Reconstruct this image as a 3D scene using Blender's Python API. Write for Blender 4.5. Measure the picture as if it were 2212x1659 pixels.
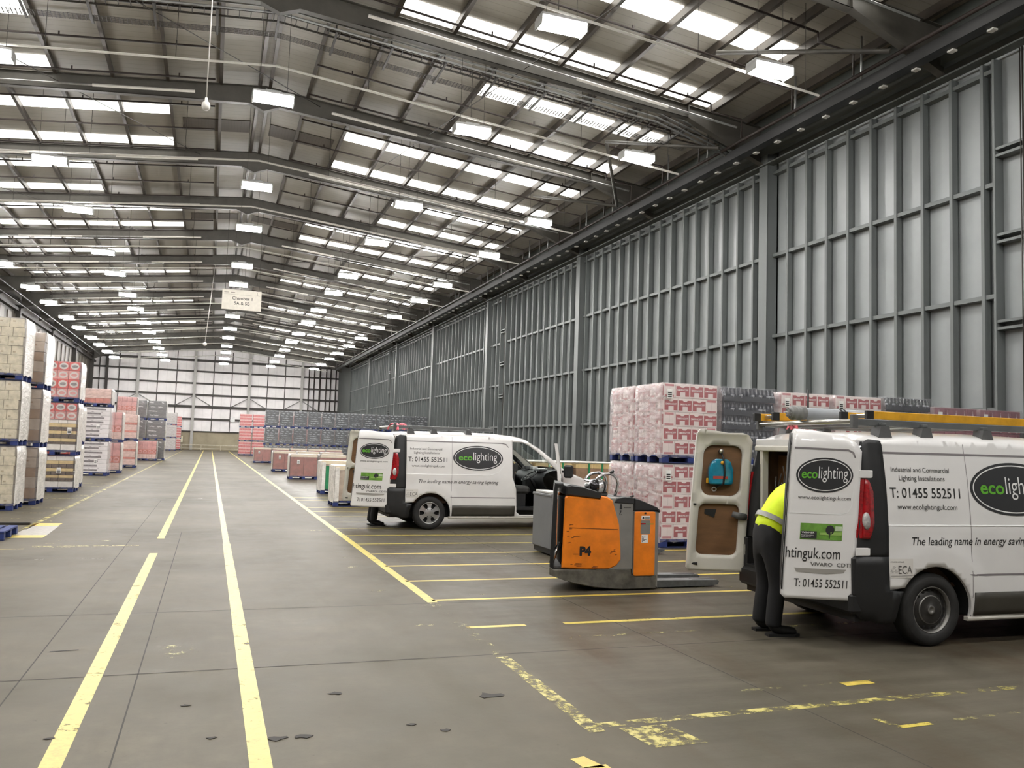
import bpy, math, random
from mathutils import Vector, Matrix
from mathutils.geometry import delaunay_2d_cdt
random.seed(7)
PI = math.pi
for o in list(bpy.data.objects): bpy.data.objects.remove(o)
SC = bpy.context.scene
COL = SC.collection
# ------------------------------------------------------------------ camera, world, exposure
CAM_H = 1.70
def make_camera():
    yaw, pit, rol, F = 0.340410292, 0.0742291811, 0.0317722939, 1826.56
    f = Vector((math.sin(yaw)*math.cos(pit), math.cos(yaw)*math.cos(pit), math.sin(pit)))
    r = Vector((math.cos(yaw), -math.sin(yaw), 0)); u = r.cross(f)
    r2 = r*math.cos(rol)+u*math.sin(rol); u2 = u*math.cos(rol)-r*math.sin(rol)
    cd = bpy.data.cameras.new('camera'); cd.sensor_fit = 'HORIZONTAL'; cd.sensor_width = 36.0
    cd.lens = F/2212*36; cd.clip_start = .05; cd.clip_end = 400
    co = bpy.data.objects.new('camera', cd); COL.objects.link(co)
    m = Matrix((r2, u2, -f)).transposed().to_4x4(); m.translation = Vector((0, 0, CAM_H)); co.matrix_world = m
    SC.camera = co
make_camera()
LAMP_STRENGTH = 84.0
SKY_STRENGTH = 2.4
w = bpy.data.worlds.new('overcast_sky'); SC.world = w; w.use_nodes = True
w.node_tree.nodes['Background'].inputs[0].default_value = (.62, .70, .80, 1)
w.node_tree.nodes['Background'].inputs[1].default_value = .6
vs = SC.view_settings; vs.view_transform = 'Standard'; vs.look = 'None'; vs.gamma = 1; vs.use_curve_mapping = False
vs.exposure = 1.27
cy = SC.cycles
cy.max_bounces = 6; cy.diffuse_bounces = 3; cy.glossy_bounces = 3; cy.transmission_bounces = 4; cy.transparent_max_bounces = 8
cy.caustics_reflective = False; cy.caustics_refractive = False; cy.sample_clamp_indirect = 4.0
cy.use_denoising = True
# ------------------------------------------------------------------ materials
def lin(c):
    return tuple(((v/255)/12.92 if v <= 10 else ((v/255+.055)/1.055)**2.4) for v in c)
class N:
    def __init__(s, name):
        s.m = bpy.data.materials.new(name); s.m.use_nodes = True; s.t = s.m.node_tree; s.n = s.t.nodes
        s.b = s.n['Principled BSDF']
    def add(s, typ, **kw):
        n = s.n.new(typ)
        for k, v in kw.items():
            if k.startswith('i_'):
                key = k[2:]; key = int(key) if key.isdigit() else key
                n.inputs[key].default_value = v
            else: setattr(n, k, v)
        return n
    def ln(s, a, b): s.t.links.new(a, b)
    def coord(s, which='Object', scale=(1, 1, 1)):
        tc = s.add('ShaderNodeTexCoord'); mp = s.add('ShaderNodeMapping'); mp.inputs['Scale'].default_value = scale
        s.ln(tc.outputs[which], mp.inputs[0]); return mp.outputs[0]
    def noise(s, vec, scale=5, detail=4, rough=.6):
        n = s.add('ShaderNodeTexNoise'); n.inputs['Scale'].default_value = scale; n.inputs['Detail'].default_value = detail
        n.inputs['Roughness'].default_value = rough; s.ln(vec, n.inputs['Vector']); return n.outputs[0]
    def ramp(s, fac, stops):
        r = s.add('ShaderNodeValToRGB'); e = r.color_ramp.elements
        while len(e) < len(stops): e.new(.5)
        for i, (p, c) in enumerate(stops):
            e[i].position = p; e[i].color = (*c, 1) if len(c) == 3 else c
        s.ln(fac, r.inputs[0]); return r.outputs[0]
    def mix(s, fac, a, b, typ='MIX'):
        m = s.add('ShaderNodeMix', data_type='RGBA', blend_type=typ)
        for sock, v in ((m.inputs[0], fac), (m.inputs[6], a), (m.inputs[7], b)):
            if hasattr(v, 'is_output') or hasattr(v, 'links'): s.ln(v, sock)
            elif isinstance(v, (int, float)): sock.default_value = v
            else: sock.default_value = (*v, 1) if len(v) == 3 else v
        return m.outputs[2]
    def math(s, op, a, b=None, c=None, clamp=False):
        m = s.add('ShaderNodeMath', operation=op, use_clamp=clamp)
        for i, v in enumerate((a, b, c)):
            if v is None: continue
            if hasattr(v, 'links'): s.ln(v, m.inputs[i])
            else: m.inputs[i].default_value = v
        return m.outputs[0]
    def bump(s, h, strength=.3, dist=.02):
        b = s.add('ShaderNodeBump'); b.inputs['Strength'].default_value = strength; b.inputs['Distance'].default_value = dist
        s.ln(h, b.inputs['Height']); s.ln(b.outputs[0], s.b.inputs['Normal'])
MATS = {}
def mat(name, c, rough=.5, metal=0., n=.12, ns=6., coat=0., bump=0., scale=(1, 1, 1), c2=None, alpha=1., spec=.5, rn=.0):
    """noise-varied paint / metal / plastic"""
    if name in MATS: return MATS[name]
    g = N(name); b = g.b; base = lin(c)
    v = g.coord('Object', scale); nz = g.noise(v, ns)
    dark = tuple(x*(1-n*1.6) for x in base) if c2 is None else lin(c2)
    lite = tuple(min(1, x*(1+n)) for x in base) if c2 is None else base
    g.ln(g.ramp(nz, [(.3, dark), (.62, lite)]), b.inputs['Base Color'])
    b.inputs['Roughness'].default_value = rough; b.inputs['Metallic'].default_value = metal
    b.inputs['Coat Weight'].default_value = coat; b.inputs['Coat Roughness'].default_value = .12
    b.inputs['Specular IOR Level'].default_value = spec
    if rn: g.ln(g.math('MULTIPLY_ADD', nz, rn, rough-rn/2), b.inputs['Roughness'])
    if alpha < 1: b.inputs['Alpha'].default_value = alpha
    if bump: g.bump(nz, bump, .01)
    MATS[name] = g.m; return g.m
def emit(name, c, s):
    if name in MATS: return MATS[name]
    g = N(name); g.b.inputs['Base Color'].default_value = (*lin(c), 1)
    g.b.inputs['Emission Color'].default_value = (*lin(c), 1); g.b.inputs['Emission Strength'].default_value = s
    MATS[name] = g.m; return g.m
# ------------------------------------------------------------------ mesh builder
class MB:
    def __init__(s): s.v = []; s.f = []; s.mi = []; s.sm = []
    def face(s, idx, m=0, smooth=False): s.f.append(tuple(idx)); s.mi.append(m); s.sm.append(smooth)
    def poly(s, pts, m=0, smooth=False):
        b = len(s.v); s.v += [tuple(p) for p in pts]; s.face(range(b, b+len(pts)), m, smooth)
    def box(s, x0, x1, y0, y1, z0, z1, m=0, M=None):
        p = [(x0,y0,z0),(x1,y0,z0),(x1,y1,z0),(x0,y1,z0),(x0,y0,z1),(x1,y0,z1),(x1,y1,z1),(x0,y1,z1)]
        if M: p = [tuple(M @ Vector(q)) for q in p]
        b = len(s.v); s.v += p
        for q in ((0,3,2,1),(4,5,6,7),(0,1,5,4),(1,2,6,5),(2,3,7,6),(3,0,4,7)): s.face([b+i for i in q], m)
        return s
    def bbox(s, x0, x1, y0, y1, z0, z1, r=.01, m=0, M=None):
        """box with chamfered edges"""
        b = len(s.v); P = []
        X = (x0, x1); Y = (y0, y1); Z = (z0, z1); idx = {}
        for i in (0, 1):
            for j in (0, 1):
                for k in (0, 1):
                    dx = r*(1-2*i); dy = r*(1-2*j); dz = r*(1-2*k)
                    for a, q in enumerate(((X[i], Y[j]+dy, Z[k]+dz), (X[i]+dx, Y[j], Z[k]+dz), (X[i]+dx, Y[j]+dy, Z[k]))):
                        idx[i,j,k,a] = b+len(P); P.append(q)
        if M: P = [tuple(M @ Vector(q)) for q in P]
        s.v += P; I = idx
        def Q(l): s.face(l, m)
        Q([I[0,0,0,0],I[0,0,1,0],I[0,1,1,0],I[0,1,0,0]]); Q([I[1,0,0,0],I[1,1,0,0],I[1,1,1,0],I[1,0,1,0]])
        Q([I[0,0,0,1],I[1,0,0,1],I[1,0,1,1],I[0,0,1,1]]); Q([I[0,1,0,1],I[0,1,1,1],I[1,1,1,1],I[1,1,0,1]])
        Q([I[0,0,0,2],I[0,1,0,2],I[1,1,0,2],I[1,0,0,2]]); Q([I[0,0,1,2],I[1,0,1,2],I[1,1,1,2],I[0,1,1,2]])
        for k in (0, 1):
            for j in (0, 1): Q([I[0,j,k,1],I[1,j,k,1],I[1,j,k,2],I[0,j,k,2]])
            for i in (0, 1): Q([I[i,0,k,0],I[i,1,k,0],I[i,1,k,2],I[i,0,k,2]])
        for i in (0, 1):
            for j in (0, 1):
                Q([I[i,j,0,0],I[i,j,1,0],I[i,j,1,1],I[i,j,0,1]])
                for k in (0, 1): Q([I[i,j,k,0],I[i,j,k,1],I[i,j,k,2]])
        return s
    def tube(s, pts, r, n=8, m=0, caps=True, smooth=True):
        pts = [Vector(p) for p in pts]; rings = []
        rr = r if isinstance(r, (list, tuple)) else [r]*len(pts)
        up = None
        for i, p in enumerate(pts):
            d = (pts[min(i+1, len(pts)-1)]-pts[max(i-1, 0)]).normalized()
            if up is None:
                up = Vector((0, 0, 1)) if abs(d.z) < .9 else Vector((1, 0, 0))
            a = d.cross(up).normalized(); bb = a.cross(d).normalized(); up = bb
            b = len(s.v)
            s.v += [tuple(p+(a*math.cos(t*2*PI/n)+bb*math.sin(t*2*PI/n))*rr[i]) for t in range(n)]
            rings.append(b)
        for a, b in zip(rings, rings[1:]):
            for t in range(n): s.face((a+t, a+(t+1)%n, b+(t+1)%n, b+t), m, smooth)
        if caps:
            s.face([rings[0]+t for t in reversed(range(n))], m); s.face([rings[-1]+t for t in range(n)], m)
        return s
    def prism(s, poly, axis, a, b, m=0):
        """extrude 2D poly along axis ('x','y','z') from a to b"""
        def P(u, v, w): return {'x': (w, u, v), 'y': (u, w, v), 'z': (u, v, w)}[axis]
        n = len(poly); k = len(s.v)
        s.v += [P(u, v, a) for u, v in poly]+[P(u, v, b) for u, v in poly]
        s.face(list(range(k, k+n)), m); s.face(list(reversed(range(k+n, k+2*n))), m)
        for i in range(n): s.face((k+i, k+n+i, k+n+(i+1)%n, k+(i+1)%n), m)
        return s
    def lathe(s, prof, c, axis='y', n=32, m=0, smooth=True, mats=None):
        """prof: (radius, along) pairs, revolved about axis through c"""
        c = Vector(c); rings = []
        for r, h in prof:
            b = len(s.v)
            for t in range(n):
                a = 2*PI*t/n; u, v = r*math.cos(a), r*math.sin(a)
                s.v.append(tuple(c+Vector({'y': (u, h, v), 'x': (h, u, v), 'z': (u, v, h)}[axis])))
            rings.append(b)
        for i, (a, b) in enumerate(zip(rings, rings[1:])):
            for t in range(n): s.face((a+t, a+(t+1)%n, b+(t+1)%n, b+t), mats[i] if mats else m, smooth)
        return s
    def grid(s, rows, m=0, smooth=True, closed=False):
        b = len(s.v); nc = len(rows[0])
        for r in rows: s.v += [tuple(p) for p in r]
        for i in range(len(rows)-1):
            for j in range(nc if closed else nc-1):
                j2 = (j+1) % nc
                s.face((b+i*nc+j, b+i*nc+j2, b+(i+1)*nc+j2, b+(i+1)*nc+j), m, smooth)
        return s
    def build(s, name, mats, parent=None, loc=None, rz=0., kind=None, label=None):
        me = bpy.data.meshes.new(name); me.from_pydata(s.v, [], s.f)
        if not isinstance(mats, (list, tuple)): mats = [mats]
        for m in mats: me.materials.append(m)
        me.polygons.foreach_set('material_index', s.mi); me.polygons.foreach_set('use_smooth', s.sm)
        me.update()
        return link(name, me, parent, loc, rz, kind, label)
def link(name, me, parent=None, loc=None, rz=0., kind=None, label=None):
    o = bpy.data.objects.new(name, me); COL.objects.link(o)
    if parent: o.parent = parent
    if loc: o.location = loc
    if rz: o.rotation_euler = (0, 0, rz)
    if kind: o['kind'] = kind
    if label: o['label'] = label
    return o
def tag(o, label, cat, group=None, kind=None):
    o['label'] = label; o['category'] = cat
    if group: o['group'] = group
    if kind: o['kind'] = kind
    return o
def thing(name, label, cat, loc=(0, 0, 0), rz=0., group=None):
    o = bpy.data.objects.new(name, None); COL.objects.link(o); o.location = loc; o.rotation_euler = (0, 0, rz)
    o.empty_display_size = .1
    return tag(o, label, cat, group)
KIDS = {}
def dup(root, loc, rz=0., label=None, group=None):
    r = root.copy(); COL.objects.link(r); r.location = loc; r.rotation_euler = (0, 0, rz)
    if label: r['label'] = label
    if group: r['group'] = group
    if root.name not in KIDS: KIDS[root.name] = [(ch, list(ch.children)) for ch in root.children]
    for ch, sub in KIDS[root.name]:
        c = ch.copy(); COL.objects.link(c); c.parent = r
        for g in sub:
            d = g.copy(); COL.objects.link(d); d.parent = c
    return r
ORD = ['first', 'second', 'third', 'fourth', 'fifth', 'sixth', 'seventh', 'eighth', 'ninth', 'tenth', 'eleventh', 'twelfth',
       'thirteenth', 'fourteenth', 'fifteenth', 'sixteenth', 'seventeenth', 'eighteenth', 'nineteenth', 'twentieth']
# ------------------------------------------------------------------ 2D panels mapped on a surface
def resample(poly, d):
    out = []
    for i, a in enumerate(poly):
        b = poly[(i+1) % len(poly)]; L = math.hypot(b[0]-a[0], b[1]-a[1]); k = max(1, int(math.ceil(L/d)))
        out += [(a[0]+(b[0]-a[0])*t/k, a[1]+(b[1]-a[1])*t/k) for t in range(k)]
    return out
def inside(p, poly):
    x, y = p; c = False; n = len(poly); j = n-1
    for i in range(n):
        if (poly[i][1] > y) != (poly[j][1] > y) and x < (poly[j][0]-poly[i][0])*(y-poly[i][1])/(poly[j][1]-poly[i][1])+poly[i][0]: c = not c
        j = i
    return c
def tri2d(poly, holes=(), d=.1):
    loops = [resample(poly, d)]+[resample(h, d) for h in holes]
    V = []; E = []
    for l in loops:
        b = len(V); V += l; E += [(b+i, b+(i+1) % len(l)) for i in range(len(l))]
    nb = len(V)
    xs = [p[0] for p in poly]; ys = [p[1] for p in poly]
    x = min(xs)+d*.5
    while x < max(xs):
        y = min(ys)+d*.5
        while y < max(ys):
            if inside((x, y), loops[0]) and not any(inside((x, y), h) for h in loops[1:]):
                if min((q[0]-x)**2+(q[1]-y)**2 for q in V[:nb]) > (d*.4)**2: V.append((x, y))
            y += d
        x += d
    r = delaunay_2d_cdt([Vector(p) for p in V], E, [], 0, 1e-6)
    vv = [tuple(p) for p in r[0]]; F = []
    for f in r[2]:
        c = (sum(vv[i][0] for i in f)/len(f), sum(vv[i][1] for i in f)/len(f))
        if inside(c, loops[0]) and not any(inside(c, h) for h in loops[1:]): F.append(tuple(f))
    return vv, F
def panel(mb, poly, holes, fn, d=.1, thick=0., m=0, m_in=None, m_rim=None, flip=False, smooth=True):
    """fn(u,v,depth)->3D point; depth 0 is the outside face, thick the inside"""
    vv, F = tri2d(poly, holes, d)
    b = len(mb.v); mb.v += [tuple(fn(u, v, 0.)) for u, v in vv]
    for f in F: mb.face([b+i for i in (reversed(f) if flip else f)], m, smooth)
    if thick:
        b2 = len(mb.v); mb.v += [tuple(fn(u, v, thick)) for u, v in vv]
        for f in F: mb.face([b2+i for i in (f if flip else reversed(f))], m if m_in is None else m_in, smooth)
        cnt = {}
        for f in F:
            for i in range(len(f)):
                e = (f[i], f[(i+1) % len(f)]); cnt[e] = 1
        for (i, j) in cnt:
            if (j, i) not in cnt:
                mb.face((b+j, b+i, b2+i, b2+j) if not flip else (b+i, b+j, b2+j, b2+i), m if m_rim is None else m_rim)
def rrect(x0, x1, y0, y1, r, n=5):
    out = []
    for cx, cy_, a0 in ((x1-r, y1-r, 0), (x0+r, y1-r, 90), (x0+r, y0+r, 180), (x1-r, y0+r, 270)):
        for i in range(n+1):
            a = math.radians(a0+90*i/n); out.append((cx+r*math.cos(a), cy_+r*math.sin(a)))
    return out
def ellipse(cx, cz, a, b, n=48): return [(cx+a*math.cos(2*PI*i/n), cz+b*math.sin(2*PI*i/n)) for i in range(n)]
# ------------------------------------------------------------------ lettering
TXT = {}
def text2d(s, bold=0., shear=0.):
    """returns 2D verts+faces of a text, baseline 0, cap height 1 (roughly), left 0"""
    k = (s, bold, shear)
    if k in TXT: return TXT[k]
    c = bpy.data.curves.new('t', 'FONT'); c.body = s; c.size = 1.0; c.offset = bold; c.shear = shear; c.resolution_u = 3
    o = bpy.data.objects.new('t', c); COL.objects.link(o)
    dg = bpy.context.evaluated_depsgraph_get(); dg.update()
    me = bpy.data.meshes.new_from_object(o.evaluated_get(dg))
    V = [(v.co.x, v.co.y) for v in me.vertices]; F = [tuple(p.vertices) for p in me.polygons]
    bpy.data.objects.remove(o); bpy.data.curves.remove(c); bpy.data.meshes.remove(me)
    TXT[k] = (V, F); return V, F
def put_text(mb, s, x0, x1, z0, cap, fn, m=0, bold=0., shear=0.):
    V, F = text2d(s, bold, shear)
    a = min(v[0] for v in V); b = max(v[0] for v in V); sx = (x1-x0)/(b-a); sz = cap/.73
    k = len(mb.v); mb.v += [tuple(fn(x0+(x-a)*sx, z0+y*sz)) for x, y in V]
    for f in F: mb.face([k+i for i in f], m)
def put_poly(mb, pts, fn, m=0, d=.06):
    vv, F = tri2d(pts, (), d); k = len(mb.v); mb.v += [tuple(fn(u, v)) for u, v in vv]
    for f in F: mb.face([k+i for i in f], m)
# ================================================================== the hall
RX = 1.13                                   # ridge
def roof_z(x): return 14.0-.105*abs(x-RX)
Y0, Y1 = -16.0, 118.0
WR, WL = 16.58, -14.35
BAYY = [22.4+7.12*k for k in range(-5, 14)]                    # portal rafters
LAMPY = [-5.5, 1.6, 8.4, 16.14, 22.7, 31.0, 37.45, 45.8, 51.6, 59.1, 65.45, 73.1, 79.8, 87.2, 93.75, 101.0, 108.1]
LAMPX = [(11.87, 'the row along the right wall'), (6.58, 'the row between ridge and right wall'), (1.09, 'the row under the ridge'),
         (-5.47, 'the row between ridge and left wall'), (-11.0, 'the row along the left wall')]
# -------- floor
def floor_mat():
    g = N('concrete_floor'); b = g.b
    v = g.coord('Object'); n1 = g.noise(v, .35, 5, .62); n2 = g.noise(v, 2.6, 6, .7); n3 = g.noise(v, 22, 3, .6)
    vs_ = g.coord('Object', (1.2, .22, 1)); n4 = g.noise(vs_, 1.1, 5, .6)
    vx_ = g.coord('Object', (.25, 1.6, 1)); n6 = g.noise(vx_, 2.3, 5, .7)
    base = g.ramp(n1, [(.32, lin((86, 81, 71))), (.5, lin((103, 97, 86))), (.66, lin((116, 110, 98)))])
    c = g.mix(g.ramp(n2, [(.38, (1, 1, 1)), (.62, (0, 0, 0))]), base, lin((84, 79, 67)))
    g.n[-1].inputs[0].default_value = .5
    c = g.mix(.55, base, c)
    c = g.mix(g.math('MULTIPLY', g.math('SUBTRACT', n4, .48, clamp=True), 2.2, clamp=True), c, lin((82, 76, 63)))
    # the parking bays are dirtier: oil-brown film with an irregular edge, from the bay line to the right wall
    sx = g.add('ShaderNodeSeparateXYZ'); g.ln(v, sx.inputs[0])
    e = g.math('ADD', sx.outputs[0], g.math('MULTIPLY', n1, 1.2))
    bay = g.math('MULTIPLY', g.math('SUBTRACT', e, 2.9), 1.6, clamp=True)
    bay2 = g.math('MULTIPLY', bay, g.math('MULTIPLY_ADD', n6, 1.3, -.22, clamp=True), clamp=True)
    c = g.mix(bay2, c, lin((62, 58, 47)))
    rust = g.math('MULTIPLY', bay, g.math('MULTIPLY', g.math('SUBTRACT', n4, .5, clamp=True), 3.0, clamp=True), clamp=True)
    c = g.mix(rust, c, lin((74, 60, 45)))
    sp = g.ramp(n3, [(.25, (1, 1, 1)), (.33, (0, 0, 0))])
    c = g.mix(g.math('MULTIPLY', sp, .3), c, lin((54, 50, 42)))
    g.ln(c, b.inputs['Base Color'])
    r = g.math('MULTIPLY_ADD', n2, .36, .36); r = g.math('SUBTRACT', r, g.math('MULTIPLY', bay, .12))
    g.ln(r, b.inputs['Roughness']); b.inputs['Specular IOR Level'].default_value = .07
    g.bump(n3, .06, .01)
    return g.m
mb = MB(); mb.box(WL-.2, WR+.2, Y0, Y1+.2, -.3, 0); floor = mb.build('floor', floor_mat(), kind='structure', label='worn grey concrete warehouse floor')
floor['category'] = 'floor'
# -------- roof
def clad_mat(name, c, axis=1, pitch=.333, amt=.12, rough=.55):
    g = N(name); v = g.coord('Object'); sx = g.add('ShaderNodeSeparateXYZ'); g.ln(v, sx.inputs[0])
    t = g.math('FRACT', g.math('MULTIPLY', sx.outputs[axis], 1/pitch))
    ed = g.math('LESS_THAN', t, .10); nz = g.noise(v, .8, 4)
    base = g.ramp(nz, [(.3, tuple(x*.86 for x in lin(c))), (.65, lin(c))])
    g.ln(g.mix(g.math('MULTIPLY', ed, amt*3), base, tuple(x*.45 for x in lin(c))), g.b.inputs['Base Color'])
    g.b.inputs['Roughness'].default_value = rough; return g.m
M_ROOF = clad_mat('roof_liner', (138, 132, 121))
M_DARK = mat('dark_steel', (46, 42, 37), .55, .0, .15, 3)
M_PUR = mat('purlin_steel', (62, 55, 47), .5, .2, .15, 3)
M_RAF = mat('rafter_paint', (72, 69, 63), .5, 0, .12, 2)
M_PIPE = mat('pipe_dark_red', (40, 30, 26), .5, 0, .15, 5)
M_TRUNK = mat('trunking_white', (205, 202, 195), .4, 0, .05, 5)
M_GALV = mat('galvanised', (150, 150, 148), .4, .6, .1, 9)
M_SKY = emit('rooflight_panel', (255, 253, 246), SKY_STRENGTH)
mb = MB()
for sg in (-1, 1):
    xe = (WR+.1) if sg > 0 else (WL-.1)
    a, b_ = (RX, xe) if sg > 0 else (xe, RX)
    za, zb = roof_z(a), roof_z(b_)
    k = len(mb.v)
    mb.v += [(a, Y0, za), (b_, Y0, zb), (b_, Y1+.2, zb), (a, Y1+.2, za), (a, Y0, za+.15), (b_, Y0, zb+.15), (b_, Y1+.2, zb+.15), (a, Y1+.2, za+.15)]
    for q in ((0,3,2,1),(4,5,6,7),(0,1,5,4),(1,2,6,5),(2,3,7,6),(3,0,4,7)): mb.face([k+i for i in q])
ceiling = mb.build('ceiling', M_ROOF, kind='structure', label='low pitched warehouse roof lined with beige sheeting'); ceiling['category'] = 'ceiling'
PDX = [.19, 1.45, 3.1, 4.75, 6.4, 8.0, 9.65, 11.25, 12.25, 13.15, 14.5]
for d in PDX:
    for sg in (-1, 1):
        x = RX+sg*d
        z = roof_z(x); mb = MB()
        mb.box(x-.03, x+.03, Y0, Y1, z-.26, z); mb.box(x-.03-.05*(sg > 0), x+.03+.05*(sg < 0), Y0, Y1, z-.28, z-.26)
        mb.build('purlin', M_PUR, ceiling)
def rafter(y):
    """I-section portal rafter with ridge bracket and eaves haunches"""
    mb = MB(); bot = [(-15.1, 10.95), (-12.3, 12.05), (-.5, 13.08), (0, 12.88), (.5, 13.08), (12.3, 12.05), (15.1, 10.95)]
    top = [(15.1, roof_z(RX+15.1)-.28), (0, roof_z(RX)-.28), (-15.1, roof_z(RX-15.1)-.28)]
    mb.prism([(RX+a, z) for a, z in bot+top], 'y', y-.012, y+.012)
    def flange(pts, t):
        for (a, za), (c, zc) in zip(pts, pts[1:]):
            k = len(mb.v)
            mb.v += [(RX+a, y-.11, za-t), (RX+c, y-.11, zc-t), (RX+c, y+.11, zc-t), (RX+a, y+.11, za-t), (RX+a, y-.11, za), (RX+c, y-.11, zc), (RX+c, y+.11, zc), (RX+a, y+.11, za)]
            for q in ((0,3,2,1),(4,5,6,7),(0,1,5,4),(1,2,6,5),(2,3,7,6),(3,0,4,7)): mb.face([k+i for i in q])
    flange([(-15.1, 10.95), (-12.3, 12.05), (-.5, 13.08), (0, 12.88), (.5, 13.08), (12.3, 12.05), (15.1, 10.95)], .02)
    flange([(-12.3, 12.05), (-2, 12.95)], .02); flange([(2, 12.95), (12.3, 12.05)], .02)
    flange([(a, z+.02) for a, z in reversed(top)], .02)
    for a in (-12.3, 12.3): mb.box(RX+a-.01, RX+a+.01, y-.1, y+.1, 12.05, 12.5)
    return mb.build('rafter', M_RAF, ceiling)
for y in BAYY: rafter(y)
# sprinkler ranges, three a bay on each slope, the right ones dropping to the main along the eaves
for k in range(0, 34):
    y = 23.95+2.4*k-7.2*1
    if y > 112: break
    for sg in (-1, 1):
        mb = MB(); dz = .42
        xa = RX-1.6 if sg < 0 else RX+1.4; xb = RX-13.2 if sg < 0 else RX+12.6
        mb.tube([(xa, y, roof_z(xa)-dz), (xb, y, roof_z(xb)-dz)], .032, 6)
        if sg > 0: mb.tube([(xb, y, roof_z(xb)-dz), (xb+.02, y, roof_z(xb)-dz-.25), (RX+13.7, y, roof_z(xb)-dz-.32), (RX+13.7, y, 11.35)], .03, 6)
        x = xa+sg*1.1
        while abs(x-RX) < 12.5:
            mb.box(x-.02, x+.02, y-.02, y+.02, roof_z(x)-dz, roof_z(x)-dz+.12); x += sg*3.1
        mb.build('sprinkler_pipe', M_PIPE, ceiling)
# white trunking in front of every rafter, following the slope
for y in BAYY[3:]:
    mb = MB()
    for sg in (-1, 1):
        x = 2.2
        while x < 13.4:
            a, c = RX+sg*x, RX+sg*min(x+3.0, 13.6)
            mb.tube([(a, y-.75, roof_z(a)-.86), (c, y-.75, roof_z(c)-.86)], .035 if int(x/3.0) % 2 else .05, 4, int(x/3.0) % 2, smooth=False); x += 3.0
    mb.build('cable_trunking', [M_TRUNK, M_GALV], ceiling)
# ridge ventilators, bracing rods
M_VENT = clad_mat('vent_louvre', (70, 62, 54), 0, .12, .25)
for yy in (34.2, 48.6, 62.4, 77):
    for a, c in ((-2.75, -.3), (.42, 2.9)):
        mb = MB(); x0, x1 = RX+a, RX+c
        k = len(mb.v)
        for y in (yy-.65, yy+.65):
            mb.v += [(x0, y, roof_z(x0)-.03), (x1, y, roof_z(x1)-.03), (x1, y, roof_z(x1)-.01), (x0, y, roof_z(x0)-.01)]
        for q in ((0,1,2,3),(4,7,6,5),(0,4,5,1),(1,5,6,2),(2,6,7,3),(3,7,4,0)): mb.face([k+i for i in q])
        mb.build('roof_vent', M_VENT, ceiling)
for (xa, ya, xb, yb) in ((9.2, 15.28, 5.6, 36.6), (-9.0, 22.4, -1.0, 36.6), (-9.0, 15.3, 3.0, 29.5), (12.5, 43.8, 3, 58), (-12, 36.6, -4, 50.9), (14.6, 15.28, 12.2, 18.9), (14.6, 22.4, 12.4, 26.0), (14.6, 29.5, 12.4, 26.0), (14.6, 29.5, 12.4, 33.0)):
    mb = MB(); th = .06 if abs(xa) == 14.6 else .014
    mb.tube([(xa, ya, roof_z(xa)-(1.3 if th > .05 else .75)), (xb, yb, roof_z(xb)-.45)], th, 6); mb.build('roof_brace', M_RAF if th > .05 else M_DARK, ceiling)
# -------- rooflights: each strip a window of panes between the purlins
nwin = 0
for i, y in enumerate(BAYY[3:-1]):
    longb = (i % 2 == 1)                     # bay 22.4 is a long one
    for j, (dy) in enumerate((2.85, 6.40)):
        for sg in (-1, 1):
            st = [3.1, 4.75, 6.4, 8.0, 9.65, 11.25, 12.25, 13.15] if longb else [6.4, 8.0, 9.65, 11.25, 12.25, 13.15]
            mb = MB()
            for a, c in zip(st, st[1:]):
                xa, xb = RX+sg*(a+.05), RX+sg*(c-.05)
                k = len(mb.v); ya, yb = y+dy, y+dy+.86
                for (x, yy) in ((xa, ya), (xb, ya), (xb, yb), (xa, yb)): mb.v.append((x, yy, roof_z(x)-.03))
                for (x, yy) in ((xa, ya), (xb, ya), (xb, yb), (xa, yb)): mb.v.append((x, yy, roof_z(x)-.005))
                for q in ((0,1,2,3),(7,6,5,4),(0,4,5,1),(1,5,6,2),(2,6,7,3),(3,7,4,0)): mb.face([k+t for t in (q if sg < 0 else q[::-1])])
            nwin += 1
            o = mb.build('window_%d' % nwin, M_SKY, kind='structure')
            tag(o, 'white rooflight in the %s slope, %s of the pair beyond the %s rafter' % ('right' if sg > 0 else 'left', ('nearer', 'farther')[j], ORD[min(i, 19)]), 'rooflight', 'rooflight strips')
# -------- lamps
M_LBODY = mat('lamp_housing', (170, 170, 168), .4, 0, .05)
M_LENS = emit('lamp_lens', (255, 253, 250), LAMP_STRENGTH)
WIRE_ME = None
def make_lamp():
    global WIRE_ME
    t = thing('high_bay_light', 'x', 'ceiling light', group='strip high bay lights')
    mb = MB(); mb.bbox(-.53, .53, -.2, .2, .035, .12, .02); mb.box(-.2, .2, -.08, .08, .12, .19); mb.bbox(-.54, -.505, -.2, .2, -.14, .06, .008); mb.bbox(.505, .54, -.2, .2, -.14, .06, .008); mb.build('lamp_housing', M_LBODY, t)
    mb = MB(); mb.bbox(-.5, .5, -.16, .16, -.13, .04, .02); mb.build('diffuser', M_LENS, t)
    for x in (-.35, .35):
        if WIRE_ME is None: mb = MB(); mb.tube([(0, 0, 0), (0, 0, 1)], .006, 4); o = mb.build('hanging_wire', M_DARK, t); WIRE_ME = o.data
        else: o = link('hanging_wire', WIRE_ME, t)
        o.location = (x, 0, .12)
    return t
lamp0 = None
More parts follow.
